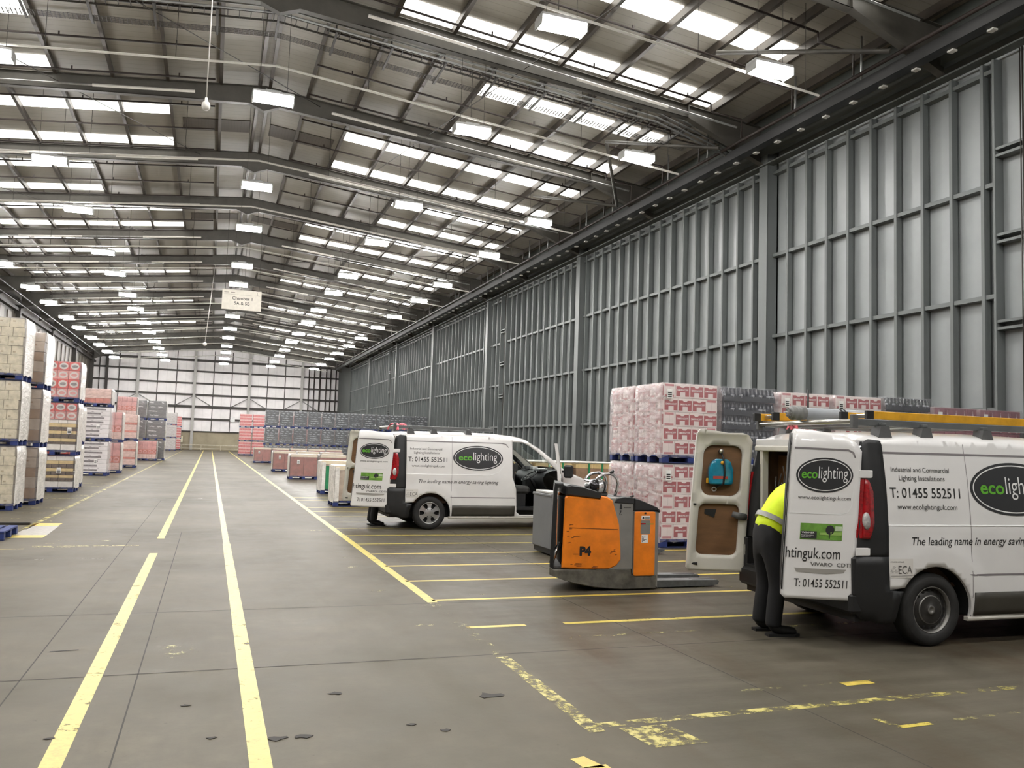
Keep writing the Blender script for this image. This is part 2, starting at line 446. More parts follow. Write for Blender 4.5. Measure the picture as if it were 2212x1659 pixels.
for (x, nm) in LAMPX:
    for i, y in enumerate(LAMPY):
        k = i-2
        lb = 'white strip light in %s, %s beyond the camera' % (nm, ORD[max(k, 0)])
        if k < 0: lb = 'white strip light in %s, %s the camera end' % (nm, ['second before', 'just before'][i])
        if lamp0 is None: lamp0 = make_lamp(); lamp0.location = (x, y, 10.7); lamp0['label'] = lb; l = lamp0
        else: l = dup(lamp0, (x, y, 10.7), 0, lb)
        for c in l.children:
            if c.name.startswith('hanging_wire'): c.scale.z = roof_z(x+c.location.x)-10.7-.12-.04
for i, y in enumerate(LAMPY[2:]):
    mb = MB()
    for sg in (-1, 1):
        a, c = RX, RX+sg*12.4
        mb.tube([(a, y+.32, 11.72), (c, y+.32, 11.72-.1*12.4)], .035, 4, smooth=False)
        for d in (2.5, 5.5, 9, 12): mb.tube([(RX+sg*d, y+.32, 11.72-.1*d), (RX+sg*d, y+.32, roof_z(RX+sg*d))], .008, 4, 1)
    mb.build('lamp_busbar', [M_TRUNK, M_DARK], ceiling)
# -------- cable ladder across the hall just past the first column
def cz(x): return 13.32-.1*abs(x-RX)
t = thing('cable_ladder', 'grey cable ladder with wire mesh basket crossing under the roof beyond the first column', 'cable tray', (0, 0, 0))
mb = MB()
for yy in (23.3, 23.75):
    for sg in (-1, 1): mb.tube([(RX, yy, cz(RX)), (RX+sg*13.4, yy, cz(RX+sg*13.4))], .03, 4, smooth=False)
x = RX-13
while x < RX+13.4: mb.box(x-.012, x+.012, 23.3, 23.75, cz(x)-.012, cz(x)+.012); x += .3
mb.build('ladder_rack', M_DARK, t)
mb = MB()
for yy in [23.9+.05*i for i in range(7)]:
    for sg in (-1, 1): mb.tube([(RX, yy, cz(RX)-.25), (RX+sg*13.2, yy, cz(RX+sg*13.2)-.25)], .008, 3, smooth=False)
x = RX-13
while x < RX+13.2: mb.box(x-.008, x+.008, 23.9, 24.22, cz(x)-.26, cz(x)-.24); x += .1
mb.build('wire_basket', M_DARK, t)
for j, (yy, dz) in enumerate(((22.85, .25), (22.85, .1), (22.85, -.05), (22.85, -.2))):
    mb = MB(); mb.tube([(RX-13, yy, cz(RX-13)+dz), (RX, yy, cz(RX)+dz), (RX+11.5, yy, cz(RX+11.5)+dz), (RX+14.6, yy, 11.3+dz)], .028, 6); mb.build('conduit', M_GALV, t)
x = RX-12.4
while x < RX+13.4:
    mb = MB(); mb.box(x-.03, x+.03, 22.8, 24.3, cz(x)-.3, cz(x)-.26); mb.box(x-.02, x+.02, 23.0, 23.04, cz(x)-.3, roof_z(x)-.1); mb.build('hanger_bracket', M_DARK, t); x += 1.55
# -------- right wall
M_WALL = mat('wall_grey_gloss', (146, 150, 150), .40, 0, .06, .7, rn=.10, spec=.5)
M_STUD_SHADE = mat('stud_grey_shaded', (104, 108, 107), .48, 0, .06, .7, spec=.25)  # wall grey darkened: the shade on the webs is put into the colour
M_WDK = mat('wall_dark_grey', (76, 80, 79), .45, 0, .08, .6)
mb = MB(); mb.box(WR, WR+.2, Y0, 107, 0, 13); mb.box(WR-.25, WR+.2, 107, Y1, 0, 13, 1)
wall_right = mb.build('wall_right', [M_WALL, M_WDK], kind='structure', label='tall grey panelled wall with vertical steel studs'); wall_right['category'] = 'wall'
COLY = [7.75, 22.05, 36.45, 50.55, 64.5, 78.5, 92.9]
JOINT = [(13.15, 14.0), (47.4, 48.5), (81.6, 82.8)]
def in_joint(y): return any(a-.1 < y < b+.1 for a, b in JOINT)
ys = []; y = 9.05
while y < 106.5:
    if not any(c-.25 < y < c+.62 for c in COLY) and not any(a+.15 < y < b-.15 for a, b in JOINT): ys.append(y)
    y += .873
smb = None
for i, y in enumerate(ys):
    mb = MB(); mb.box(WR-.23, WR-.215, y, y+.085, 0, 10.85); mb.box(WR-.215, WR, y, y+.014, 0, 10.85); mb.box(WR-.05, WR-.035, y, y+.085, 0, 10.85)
    if i < 98: mb.build('stud', M_STUD_SHADE, wall_right)
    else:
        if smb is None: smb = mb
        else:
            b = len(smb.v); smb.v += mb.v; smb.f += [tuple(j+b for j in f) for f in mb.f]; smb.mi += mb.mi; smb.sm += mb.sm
if smb: o = smb.build('stud', M_STUD_SHADE, wall_right); o['kind'] = 'stuff'
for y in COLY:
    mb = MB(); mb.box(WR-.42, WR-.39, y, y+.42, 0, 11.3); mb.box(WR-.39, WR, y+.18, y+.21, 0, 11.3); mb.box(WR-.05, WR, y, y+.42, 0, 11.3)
    mb.box(WR-.4, WR, y, y+.012, 0, 11.3); mb.build('column', M_STUD_SHADE, wall_right)
segs = [(c+.42, n) for c, n in zip([8]+COLY[1:], COLY[1:]+[107])]
for a, n in segs:
    for z in (2.86, 5.41, 7.97, 10.62):
        pieces = [(a, n)]
        for ja, jb in JOINT:
            pieces = [q for p in pieces for q in ([(p[0], ja), (jb, p[1])] if p[0] < ja < p[1] else [p])]
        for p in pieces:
            mb = MB(); mb.box(WR-.20, WR, p[0], p[1], z-.05, z+.05); mb.build('girt', M_STUD_SHADE, wall_right)
M_PANELW = mat('light_patch', (206, 206, 200), .5, 0, .1, 8)
for ja, jb in JOINT:
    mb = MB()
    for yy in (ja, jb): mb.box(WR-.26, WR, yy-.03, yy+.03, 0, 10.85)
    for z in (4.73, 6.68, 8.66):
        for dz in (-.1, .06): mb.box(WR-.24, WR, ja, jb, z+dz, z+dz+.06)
    mb.build('joint_frame', M_STUD_SHADE, wall_right)
    mb = MB(); mb.tube([(WR-.3, ja+.07, 0), (WR-.3, ja+.07, 10.8)], .02, 6); mb.tube([(WR-.3, ja+.13, 0), (WR-.3, ja+.13, 10.8)], .014, 6); mb.build('conduit', M_DARK, wall_right)
mb = MB()
for k, (z0, z1) in enumerate(((3.1, 4.6), (4.9, 6.5), (6.85, 8.1))): mb.box(WR-.08, WR-.02, 47.5, 47.85, z0, z1)
mb.build('sealing_board', M_PANELW, wall_right)
mb = MB(); mb.box(WR-.32, WR-.27, 13.05, 13.15, 4.66, 4.9); mb.build('junction_box', M_TRUNK, wall_right)
# dark gutter strip with clips hanging along the eaves, valley beam above the wall
mb = MB(); mb.box(WR-.45, WR-.25, Y0, 107, 11.2, 13); mb.box(WR-.5, WR-.2, Y0, 107, 10.86, 10.9)
mb.build('eaves_beam', mat('beam_grey', (78, 81, 77), .5, 0, .08, .5), wall_right)
M_BLK = mat('black_plastic', (24, 23, 22), .45, 0, .1)
t = thing('eaves_main_pipe', 'dark sprinkler main and cable strip running along the eaves of the right wall', 'pipe', (0, 0, 0))
mb = MB(); mb.box(15.12, 15.42, Y0, 112, 11.02, 11.3); mb.build('cable_strip', M_BLK, t)
mb = MB(); mb.tube([(15.0, Y0, 11.38), (15.0, 112, 11.38)], .05, 8); mb.build('main_pipe', M_PIPE, t)
mb = MB(); y = 10
while y < 100: mb.box(15.36, 15.5, y, y+.16, 10.98, 11.02); y += 1.05
o = mb.build('clip', M_TRUNK, t); o['kind'] = 'stuff'
mb = MB()
for y in BAYY[2:]:
    for d in (1.6, 4.2): mb.tube([(15.2, y+d, 11.3), (15.2, y+d, 12.5)], .03, 6)
mb.build('hanger_rod', M_GALV, t)
# -------- far wall
M_FW = clad_mat('far_cladding', (246, 242, 242), 0, 1.14, .05, .6)
M_FB = mat('far_wall_base', (158, 148, 126), .7, 0, .12, .5)
mb = MB(); mb.box(WL-.2, WR+.2, Y1, Y1+.2, 2.35, 14.3); mb.box(WL-.2, WR+.2, Y1-.06, Y1+.2, 0, 2.35, 1)
wall_far = mb.build('wall_far', [M_FW, M_FB], kind='structure', label='white clad gable wall with dark rails at the far end'); wall_far['category'] = 'wall'
M_RAIL = mat('sheeting_rail_dark', (52, 47, 44), .6, 0, .1)
for z, h in ((2.42, .12), (4.05, .22), (5.65, .3), (7.2, .22), (8.7, .2), (10.27, .22), (11.7, .3)):
    mb = MB(); mb.box(WL, WR, Y1-.24, Y1, z-h/2, z+h/2); mb.build('sheeting_rail', M_RAIL, wall_far)
M_FCOL = mat('far_column', (170, 168, 164), .5, 0, .05)
fx = [-12.7, -9.05, -2.25, 4.6, 11.4]
for x in fx:
    mb = MB(); mb.box(x-.17, x+.17, Y1-.5, Y1-.46, 0, 13); mb.box(x-.02, x+.02, Y1-.46, Y1, 0, 13); mb.build('column', M_FCOL if x != -12.7 else M_RAIL, wall_far)
    if x > -12:
        for sg in (-1, 1):
            mb = MB(); mb.tube([(x, Y1-.4, 7.05), (x+sg*2.2, Y1-.2, 5.75)], .05, 4); mb.build('knee_brace', M_GALV, wall_far)
x = -13.6
while x < 15.5:
    if min(abs(x-c) for c in fx) > .5:
        mb = MB(); mb.box(x-.05, x+.05, Y1-.1, Y1, 2.5, 13); mb.build('sag_bar', M_RAIL, wall_far)
    x += 2.28
for x in (12.3, 13.0, 13.8, 14.6, 15.2, 15.9):
    mb = MB(); mb.tube([(x, Y1-.6, 2.0), (x, Y1-.6, 11.5)], .09, 6); mb.build('rainwater_pipe', M_PIPE, wall_far)
mb = MB(); mb.box(-14, WR-.2, Y1-1.3, Y1-1.2, .62, .74); mb.box(-14, WR-.2, Y1-1.3, Y1-1.2, .2, .28)
x = -13
while x < 16: mb.box(x-.04, x+.04, Y1-1.2, Y1-1.1, 0, .74); x += 2.4
o = mb.build('guard_rail', mat('rail_cream', (196, 188, 168), .6, 0, .1)); tag(o, 'cream guard rail along the foot of the far wall', 'guard rail')
mb = MB(); mb.box(-4.6, -3.3, Y1-.2, Y1-.07, .95, 1.75); o = mb.build('notice_board', mat('notice_cream', (226, 220, 196), .6)); tag(o, 'cream notice board on the base of the far wall', 'notice board')
mb = MB(); mb.box(2.4, 3.0, Y1-.3, Y1-.25, 3.8, 4.4); o = mb.build('wall_sign', mat('white_sign', (232, 232, 232), .5)); tag(o, 'small white sign on the far wall above the red stacks', 'sign')
# -------- left wall and the wall behind the camera
M_LW = mat('left_wall_dark', (74, 68, 60), .6, 0, .15, .5)
mb = MB(); mb.box(WL-.2, WL, Y0, Y1+.2, 0, 13); wall_left = mb.build('wall_left', M_LW, kind='structure', label='dark left side wall'); wall_left['category'] = 'wall'
for z in (10.85, 11.6):
    mb = MB(); mb.box(WL, WL+.3, Y0, Y1, z-.12, z+.12); mb.build('eaves_beam', M_DARK, wall_left)
for i, y in enumerate(BAYY[6::2]):
    mb = MB(); mb.box(WL, WL+.4, y-.2, y+.2, 0, 11.2); mb.build('column', M_DARK, wall_left)
for y in [60+2.4*k for k in range(22)]:
    mb = MB(); mb.box(WL, WL+.08, y, y+1.2, 0, 10.5); mb.build('wall_panel', mat('left_panel', (104, 98, 88), .55, 0, .15, .5), wall_left)
for dz, dx in ((0, 0), (.5, .25), (.25, .6)):
    mb = MB(); mb.tube([(-13.6+dx, 20, 11.0+dz), (-13.6+dx, 112, 11.0+dz)], .05, 6); mb.build('main_pipe', M_PIPE, wall_left)
mb = MB(); mb.box(WL-.2, WR+.2, Y0-.2, Y0, 0, 14.2); o = mb.build('wall_back', mat('back_wall', (120, 118, 112), .6), kind='structure', label='plain wall at the near end of the hall'); o['category'] = 'wall'
# -------- hanging things
t = thing('pendant_sensor', 'white ball sensor hanging on a long thin rod high in the aisle', 'sensor', (-.42, 17, 8.08))
mb = MB(); mb.lathe([(0, -.1), (.05, -.09), (.075, -.05), (.08, 0), (.065, .05), (.03, .09), (.025, .15), (0, .15)], (0, 0, 0), 'z', 16); mb.build('sensor_head', M_TRUNK, t)
mb = MB(); mb.tube([(0, 0, .14), (.0, 0, 5.72)], .014, 6); mb.build('hanging_rod', M_TRUNK, t)
t = thing('pendant_sensor', 'small white sensor on a thin rod far down the aisle, below the sign', 'sensor', (-.65, 60, 7.9))
mb = MB(); mb.lathe([(0, -.12), (.1, -.08), (.13, 0), (.1, .1), (.03, .14), (0, .15)], (0, 0, 0), 'z', 12); mb.build('sensor_head', M_TRUNK, t)
mb = MB(); mb.tube([(0, 0, .14), (.4, 0, 5.95)], .025, 6); mb.build('hanging_rod', M_TRUNK, t)
M_SIGN = mat('sign_board', (214, 208, 196), .55, 0, .04)
M_INK = mat('ink_dark', (38, 37, 36), .5, 0, .0)
t = thing('hanging_sign', 'white board sign reading Chamber 1, hanging under the ridge', 'sign', (1.12, 43.7, 8.53))
mb = MB(); mb.bbox(-.93, .93, -.02, .02, -.5, .5, .008); mb.build('sign_board', M_SIGN, t)
mb = MB(); fn = lambda u, v: (u, -.024, v)
put_text(mb, 'Chamber 1', -.45, .5, .0, .16, fn, 0, .012); put_text(mb, '5A & 5B', -.35, .38, -.24, .16, fn, 0, .012)
put_poly(mb, [(-.86, .255), (.86, .255), (.86, .262), (-.86, .262)], fn, 1, .3)
for a, b in ((-.84, -.62), (-.54, -.33)): put_poly(mb, [(a, .34), (b, .34), (b, .365), (a, .365)], fn, 1, .3)
put_poly(mb, [(.72, .3), (.735, .3), (.735, .43), (.72, .43)], fn, 1, .3); put_poly(mb, [(.69, .3), (.765, .3), (.765, .315), (.69, .315)], fn, 1, .3)
mb.build('lettering', [M_INK, mat('ink_grey', (120, 114, 104), .5)], t)
for x in (-.8, .8): mb = MB(); mb.tube([(x, 0, .5), (x, 0, 4.49)], .008, 4); mb.build('hanging_wire', M_DARK, t)
# ================================================================== floor markings (painted on the floor)
def paint_mat(name, c, wear=.5, sc=3.):
    g = N(name); v = g.coord('Object'); n1 = g.noise(v, sc, 6, .75); n2 = g.noise(v, 14, 4, .7)
    f = g.math('ADD', g.math('MULTIPLY', n1, .6), g.math('MULTIPLY', n2, .4))
    a = g.math('MULTIPLY', g.math('SUBTRACT', f, wear-.04), 12.5, clamp=True)
    g.ln(g.ramp(n2, [(.3, tuple(x*.72 for x in lin(c))), (.6, lin(c))]), g.b.inputs['Base Color'])
    g.ln(a, g.b.inputs['Alpha']); g.b.inputs['Roughness'].default_value = .45
    return g.m
PY = (196, 178, 74)
M_P1 = paint_mat('yellow_paint', PY, .40); M_P2 = paint_mat('yellow_paint_worn', (186, 174, 96), .50); M_P3 = paint_mat('yellow_paint_faint', (168, 160, 104), .57)
M_P0 = paint_mat('yellow_paint_fresh', (206, 182, 80), .33); M_PW = paint_mat('white_paint_worn', (180, 175, 162), .55)
M_PO = paint_mat('orange_yellow_paint', (230, 188, 84), .3); M_PG = paint_mat('pale_grey_patch', (160, 155, 148), .3)
def quad(name, pts, m, z=.002):
    mb = MB(); mb.poly([(x, y, z) for x, y in pts]); return mb.build(name, m, floor)
def strip(x0, y0, x1, y1, w, m, name='lane_line', z=.002):
    L = math.hypot(x1-x0, y1-y0); nx, ny = -(y1-y0)/L*w/2, (x1-x0)/L*w/2
    return quad(name, [(x0+nx, y0+ny), (x0-nx, y0-ny), (x1-nx, y1-ny), (x1+nx, y1+ny)], m, z)
strip(-.675, 2, -.675, 13.4, .11, M_P1); strip(-.675, 15.3, -.67, 116, .11, M_P1)
strip(.345, 2, .345, 14.5, .115, M_P1); strip(.345, 14.5, .345, 116, .10, M_P1)
strip(2.36, 9.0, 2.36, 116, .11, M_P1); strip(2.33, 6.6, 2.36, 9.0, .10, M_P3); strip(2.30, 4.75, 2.33, 6.6, .11, M_P2)
strip(-2.96, 16.8, -2.98, 112, .10, M_P2); strip(-2.8, 18.3, -2.96, 30, .1, M_P3)
# bay lines to the right
for k, y in enumerate((7.72, 9.12, 10.42, 11.72, 13.02, 14.3, 15.6, 16.9, 18.2, 19.5, 20.8, 22.1, 23.4, 24.7, 26.0)):
    if k == 0:
        strip(2.36, y, 2.95, y, .085, M_P0, 'bay_line'); strip(3.35, y, 9, y, .085, M_P1, 'bay_line')
    else: strip(2.38, y, 11.5, y, .075 if k > 3 else .085, M_P0 if k < 5 else M_P1, 'bay_line')
strip(2.9, 7.14, 9.5, 7.2, .07, M_P3, 'bay_line'); strip(2.5, 12.6, 8, 12.65, .05, M_P3, 'bay_line'); strip(2.6, 9.38, 7, 9.42, .05, M_P3, 'bay_line')
for k in range(16):
    strip(2.0-random.random()*.3, 7.9+.95*k, 2.3, 7.9+.95*k, .06, M_P3, 'bay_line')
strip(2.34, 4.86, 8.5, 4.92, .085, M_P2, 'bay_line')
quad('paint_patch', [(2.46, 4.78), (2.78, 4.78), (2.86, 4.42), (2.5, 4.42)], M_P2)
strip(4.2, 4.55, 4.24, 4.36, .05, M_P2, 'paint_patch'); strip(4.24, 4.36, 6.2, 4.45, .045, M_P3, 'paint_patch'); strip(4.24, 4.36, 4.5, 4.37, .05, M_P1, 'paint_patch')
strip(4.58, 5.27, 4.85, 5.28, .09, M_P0, 'paint_patch'); strip(3.7, 5.3, 4.9, 5.32, .06, M_P3, 'paint_patch')
strip(1.75, 4.2, 2.12, 4.23, .06, M_P0, 'paint_patch'); strip(1.0, 4.14, 1.8, 4.2, .06, M_P3, 'paint_patch'); quad('paint_patch', [(1.98, 4.24), (2.1, 4.22), (2.05, 4.4), (1.96, 4.38)], M_P0)
# left side marks
quad('paint_patch', [(-2.98, 17.95), (-2.52, 17.95), (-2.52, 17.45), (-2.98, 17.45)], M_PO); quad('paint_patch', [(-2.95, 17.45), (-2.5, 17.45), (-2.45, 15.9), (-2.95, 15.9)], M_PG)
quad('paint_patch', [(-2.95, 15.9), (-2.45, 15.9), (-2.45, 15.5), (-2.95, 15.5)], M_P0)
for y, m in ((14.35, M_P2), (14.05, M_P1), (15.05, M_P3), (14.7, M_P3), (14.2, M_P3), (12.9, M_PW)):
    strip(-4.2 if m is M_P1 else -2.4, y, -2.45 if m is M_P1 else -.9, y, .06, m, 'bay_line')
strip(-.3, 25.2, -.1, 25.2, .14, M_PW, 'paint_patch'); strip(-1.7, 12.9, -1.45, 12.9, .05, M_PW, 'paint_patch'); quad('paint_patch', [(-.28, 7.5), (-.02, 7.6), (.02, 7.2), (-.22, 7.1)], M_P3)
for y in (18.9, 20.2, 21.5, 24.6, 26, 30.5, 32, 36.6, 38, 44): strip(-6, y, -3.05, y, .07, M_P2, 'bay_line')
strip(1.9, 56, 2.5, 56, .2, M_PW, 'paint_patch')
# saw-cut joints
M_J = mat('joint_dark', (48, 44, 38), .8)
for (x0, y0, x1, y1) in ((-14, 6.68, 16, 6.70), (-14, 8.93, 5, 8.95), (-14, 16.33, 5, 16.36), (-14, 24.5, 5, 24.5), (-.395, 1, -.38, 16.3), (-1.135, 1, -1.125, 24.5), (3.86, 1, 3.88, 9.2), (4.6, 9.2, 4.55, 20)):
    strip(x0, y0, x1, y1, .012 if y1-y0 < 2 else .010, M_J, 'floor_joint', .0012)
# scraps lying on the concrete
M_SCR = mat('scrap_dark', (46, 42, 38), .8)
random.seed(3)
for (x, y, r) in ((.9, 5.9, .05), (.46, 5.1, .06), (.6, 5.1, .05), (1.9, 5.6, .1), (.1, 5.2, .03), (1.25, 5.15, .03), (1.42, 5.0, .035), (-.75, 5.4, .03), (-.05, 5.85, .03)):
    mb = MB(); p = [(x+math.cos(a)*r*random.uniform(.5, 1.2), y+math.sin(a)*r*random.uniform(.3, .9)) for a in [i*PI/5 for i in range(10)]]
    mb.prism(p, 'z', .0015, .004); mb.build('floor_scar', M_SCR, floor)
strip(-1.08, 7.5, -.88, 7.52, .025, M_SCR, 'floor_scar')
# ================================================================== pallets and their loads
M_BLUE = mat('pallet_blue', (36, 52, 112), .6, 0, .25, 5)
M_BLUED = mat('pallet_blue_dark', (28, 38, 78), .65, 0, .25, 5)
def film_mat(name, a, col=(236, 228, 228)):
    g = N(name); v = g.coord('Object', (1, 1, 2.2)); n1 = g.noise(v, 3.2, 5, .65); g.b.inputs['Base Color'].default_value = (*lin(col), 1)
    g.ln(g.math('MULTIPLY_ADD', n1, a*1.1, a*.45, clamp=True), g.b.inputs['Alpha'])
    g.b.inputs['Roughness'].default_value = .22; g.b.inputs['Specular IOR Level'].default_value = .6; g.bump(n1, .9, .05)
    return g.m
M_F1 = film_mat('film_thin', .15); M_F2 = film_mat('film_pale', .40, (226, 214, 214)); M_F0 = film_mat('film_clear', .10, (220, 220, 226)); M_F3 = film_mat('film_white', .9, (236, 232, 226))  # whiter films on side faces paint in the sheen of a grazing view
M_LABEL = mat('label_white', (232, 230, 226), .5, 0, .02)
def wrapm(name, c, n=.15, ns=6, coat=.6, rough=.4, scale=(1, 1, 1)): return mat(name, c, rough, 0, n, ns, coat, .35, scale)
M_CARD = wrapm('card_pinkwhite', (222, 208, 204), .05, 3, .3, .5); M_CRED = wrapm('card_red', (150, 42, 52), .12, 4, .3, .5); M_CFADE = wrapm('card_rose', (176, 100, 104), .12, 4, .3, .5)
M_CWHITE = mat('print_white', (232, 222, 218), .5)
M_CREAM = wrapm('card_cream', (206, 196, 170), .14, 9); M_CREAM2 = wrapm('card_cream_dark', (168, 154, 126), .2, 12)
M_BROWN = wrapm('card_brown', (150, 122, 98), .14, 5); M_BROWNL = wrapm('card_brown_pale', (176, 160, 146), .12, 5)
M_RED = wrapm('film_red', (196, 74, 68), .12, 5, .9, .3); M_ROSE = wrapm('film_rose', (204, 140, 136), .15, 4, 1, .25); M_DISC = wrapm('disc_grey', (196, 186, 180), .1, 5, .6)
M_STRAW = wrapm('tray_straw', (212, 186, 134), .1, 5); M_TDARK = wrapm('tray_dark', (92, 76, 62), .3, 14); M_TWHITE = wrapm('tray_white', (226, 220, 214), .08, 6)
M_PRINT = wrapm('white_box', (226, 220, 220), .05, 4); M_PBAR = wrapm('print_grey', (120, 112, 112), .25, 14)
M_PINK = wrapm('film_pink', (210, 176, 166), .16, 5, 1, .25, (1, 1, 3)); M_PINKR = wrapm('film_pinkred', (188, 104, 88), .2, 7, 1, .25)
M_GREY = wrapm('film_darkgrey', (92, 90, 88), .3, 5, 1, .22, (1, 1, 4)); M_LGREY = wrapm('film_lightgrey', (176, 172, 170), .2, 5, .8, .3, (1, 1, 4))
M_CAN = wrapm('can_red', (188, 62, 62), .15, 8, .6, .3); M_CANP = wrapm('can_pink', (222, 176, 172), .1, 8, .6, .3)
M_BOT = mat('bottle_dark', (30, 33, 42), .18, 0, .3, 12, .8); M_BLAB = mat('bottle_label', (150, 152, 156), .35, 0, .25, 14); M_TRAYB = mat('tray_black', (34, 36, 42), .25, 0, .3, 8, 1, .5)
M_BOTG = mat('bottle_green_dark', (44, 50, 48), .22, 0, .3, 12, .8)
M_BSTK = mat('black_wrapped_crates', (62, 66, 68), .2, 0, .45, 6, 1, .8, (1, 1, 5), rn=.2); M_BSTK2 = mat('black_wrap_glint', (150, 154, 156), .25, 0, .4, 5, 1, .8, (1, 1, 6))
M_PUR = wrapm('carton_plum', (138, 84, 92), .14, 6); M_PURD = wrapm('carton_plum_print', (196, 168, 170), .1, 8)
M_LOWR = wrapm('low_box_brick', (148, 84, 72), .16, 5, .5); M_CAP = wrapm('cap_cream', (226, 212, 186), .08, 5, .4); M_STRAP = mat('strap_green', (40, 128, 84), .4, 0, .15, 8)
def pallet_mb(w=1.2, d=1.0):
    mb = MB()
    for i in range(7):
        x = i*(w-.13)/6; mb.box(x, x+.13, 0, d, .122, .144)
    for y in (0, d/2-.05, d-.1): mb.box(0, w, y, y+.1, .1, .122, 1); mb.box(0, w, y, y+.1, 0, .02, 1)
    for x in (0, w/2-.07, w-.14):
        for y in (0, d/2-.05, d-.1): mb.box(x, x+.14, y, y+.1, .02, .1)
    return mb
PALLET_ME = None
def add_pallet(t):
    global PALLET_ME
    if PALLET_ME is None: o = pallet_mb().build('pallet', [M_BLUE, M_BLUED], t); PALLET_ME = o.data
    else: o = link('pallet', PALLET_ME, t)
def wrinkled(w, d, z0, z1, m, mtop, skirt=True, bulge=.012):
    """film shell with a ragged skirt over the pallet"""
    mb = MB(); nx, nz = 9, 8; R = random.Random(int(w*100+z1*1000))
    path = [(x*w/nx, 0, 0) for x in range(nx)]+[(w, y*d/nx, 1) for y in range(nx)]+[(w-x*w/nx, d, 0) for x in range(nx)]+[(0, d-y*d/nx, 1) for y in range(nx)]
    n = len(path); rows = []
    for k in range(nz+1):
        row = []
        for i, (x, y, s) in enumerate(path):
            z = z0+(z1-z0)*k/nz
            if k == 0: z += R.uniform(-.05, .015) if skirt else 0
            ox, oy = (x-w/2), (y-d/2); L = max(abs(ox)/w, abs(oy)/d)*2
            g = 1+(bulge+R.uniform(0, .008))/(.5*w)
            if k == nz: g = .985
            row.append((w/2+ox*g, d/2+oy*g, z))
        rows.append(row)
    b = len(mb.v)
    for r in rows: mb.v += r
    for k in range(nz):
        for i in range(n):
            j = (i+1) % n; mb.face((b+k*n+i, b+k*n+j, b+(k+1)*n+j, b+(k+1)*n+i), path[i][2], True)
    c = len(mb.v); mb.v.append((w/2, d/2, z1+.004))
    for i in range(n): mb.face((b+nz*n+i, b+nz*n+(i+1) % n, c), 2, True)
    return mb
def new_load(name, cat='wrapped pallet load'):
    t = thing(name, 'x', cat); add_pallet(t); return t
def add_film(t, H, fm=None, w=1.2, d=1.0, skirt=True): wrinkled(w, d, .13, .144+H, 0, 1, skirt).build('stretch_wrap', fm or [M_F1, M_F2, M_F2], t)
def add_label(t, x, z, w=.11, h=.17, y=-.022):
    mb = MB(); mb.box(x, x+w, y-.002, y, z, z+h); f = lambda u, v: (u, y-.004, v)
    for k in range(3): put_poly(mb, [(x+.015, z+.02+k*.035), (x+w-.015, z+.02+k*.035), (x+w-.015, z+.04+k*.035), (x+.015, z+.04+k*.035)], f, 1, .3)
    mb.build('pallet_label', [M_LABEL, M_INK], t)
def layers(t, spec, w=1.14, d=.95, x0=.03, y0=.025, base=.144):
    """spec: (height, columns, rows, materials, decoration)"""
    z = base; R = random.Random(len(spec)*7)
    for (h, nx, ny, ms, deco) in spec:
        mb = MB(); ox = R.uniform(-.012, .012); oy = R.uniform(-.01, .01); g = .004
        for i in range(nx):
            for j in range(ny):
                if 0 < i < nx-1 and 0 < j < ny-1: continue
                mb.bbox(x0+ox+i*w/nx+g, x0+ox+(i+1)*w/nx-g, y0+oy+j*d/ny+g, y0+oy+(j+1)*d/ny-g, z+.002, z+h-.003, .006)
        X0, X1, Yf = x0+ox+g, x0+ox+w-g, y0+oy+g-.003
        fn = lambda u, v: (u, Yf, v)
        if deco == 'discs':
            n = 4
            for i in range(n): put_poly(mb, ellipse(X0+(i+.5)*w/n, z+h*.5, w/n*.40, h*.38, 20), fn, 1, .2); put_poly(mb, ellipse(X0+(i+.5)*w/n, z+h*.5, w/n*.27, h*.17, 16), lambda u, v: (u, Yf-.002, v), 2, .2)
        elif deco == 'bar':
            s = R.uniform(.05, .3); put_poly(mb, [(X0+s*w, z+h*.3), (X0+(s+.62)*w, z+h*.3), (X0+(s+.62)*w, z+h*.7), (X0+s*w, z+h*.7)], fn, 1, .3)
            for i in range(3): put_poly(mb, [(X0+(.1+.3*i)*w, z+h*.84), (X0+(.17+.3*i)*w, z+h*.84), (X0+(.17+.3*i)*w, z+h*.92), (X0+(.1+.3*i)*w, z+h*.92)], fn, 1, .3)
        elif deco == 'marks':
            for i in range(nx):
                if R.random() < .8:
                    a = X0+(i+R.uniform(.1, .5))*w/nx; b = z+h*R.uniform(.15, .6); put_poly(mb, [(a, b), (a+.05, b), (a+.05, b+.03), (a, b+.03)], fn, 1, .3)
        elif deco == 'cans':
            n = 15
            for i in range(n): put_poly(mb, rrect(X0+(i+.12)*w/n, X0+(i+.88)*w/n, z+h*.16, z+h*.78, .012, 2), fn, 1, .3)
            Xf = x0+ox-.001
            for i in range(11): put_poly(mb, rrect(y0+(i+.12)*d/11, y0+(i+.88)*d/11, z+h*.16, z+h*.78, .012, 2), lambda u, v: (Xf, u, v), 1, .3)
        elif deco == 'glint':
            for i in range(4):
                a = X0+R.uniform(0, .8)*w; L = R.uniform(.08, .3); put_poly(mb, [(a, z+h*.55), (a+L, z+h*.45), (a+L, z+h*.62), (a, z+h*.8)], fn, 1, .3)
        elif deco == 'bottle':
            n = 5
            for i in range(n): put_poly(mb, [(X0+(i+.42)*w/n, z+h*.1), (X0+(i+.6)*w/n, z+h*.1), (X0+(i+.58)*w/n, z+h*.5), (X0+(i+.53)*w/n, z+h*.62), (X0+(i+.53)*w/n, z+h*.8), (X0+(i+.49)*w/n, z+h*.8), (X0+(i+.49)*w/n, z+h*.62), (X0+(i+.44)*w/n, z+h*.5)], fn, 1, .3)
        mb.build('carton_layer', list(ms), t); z += h
    return z-base
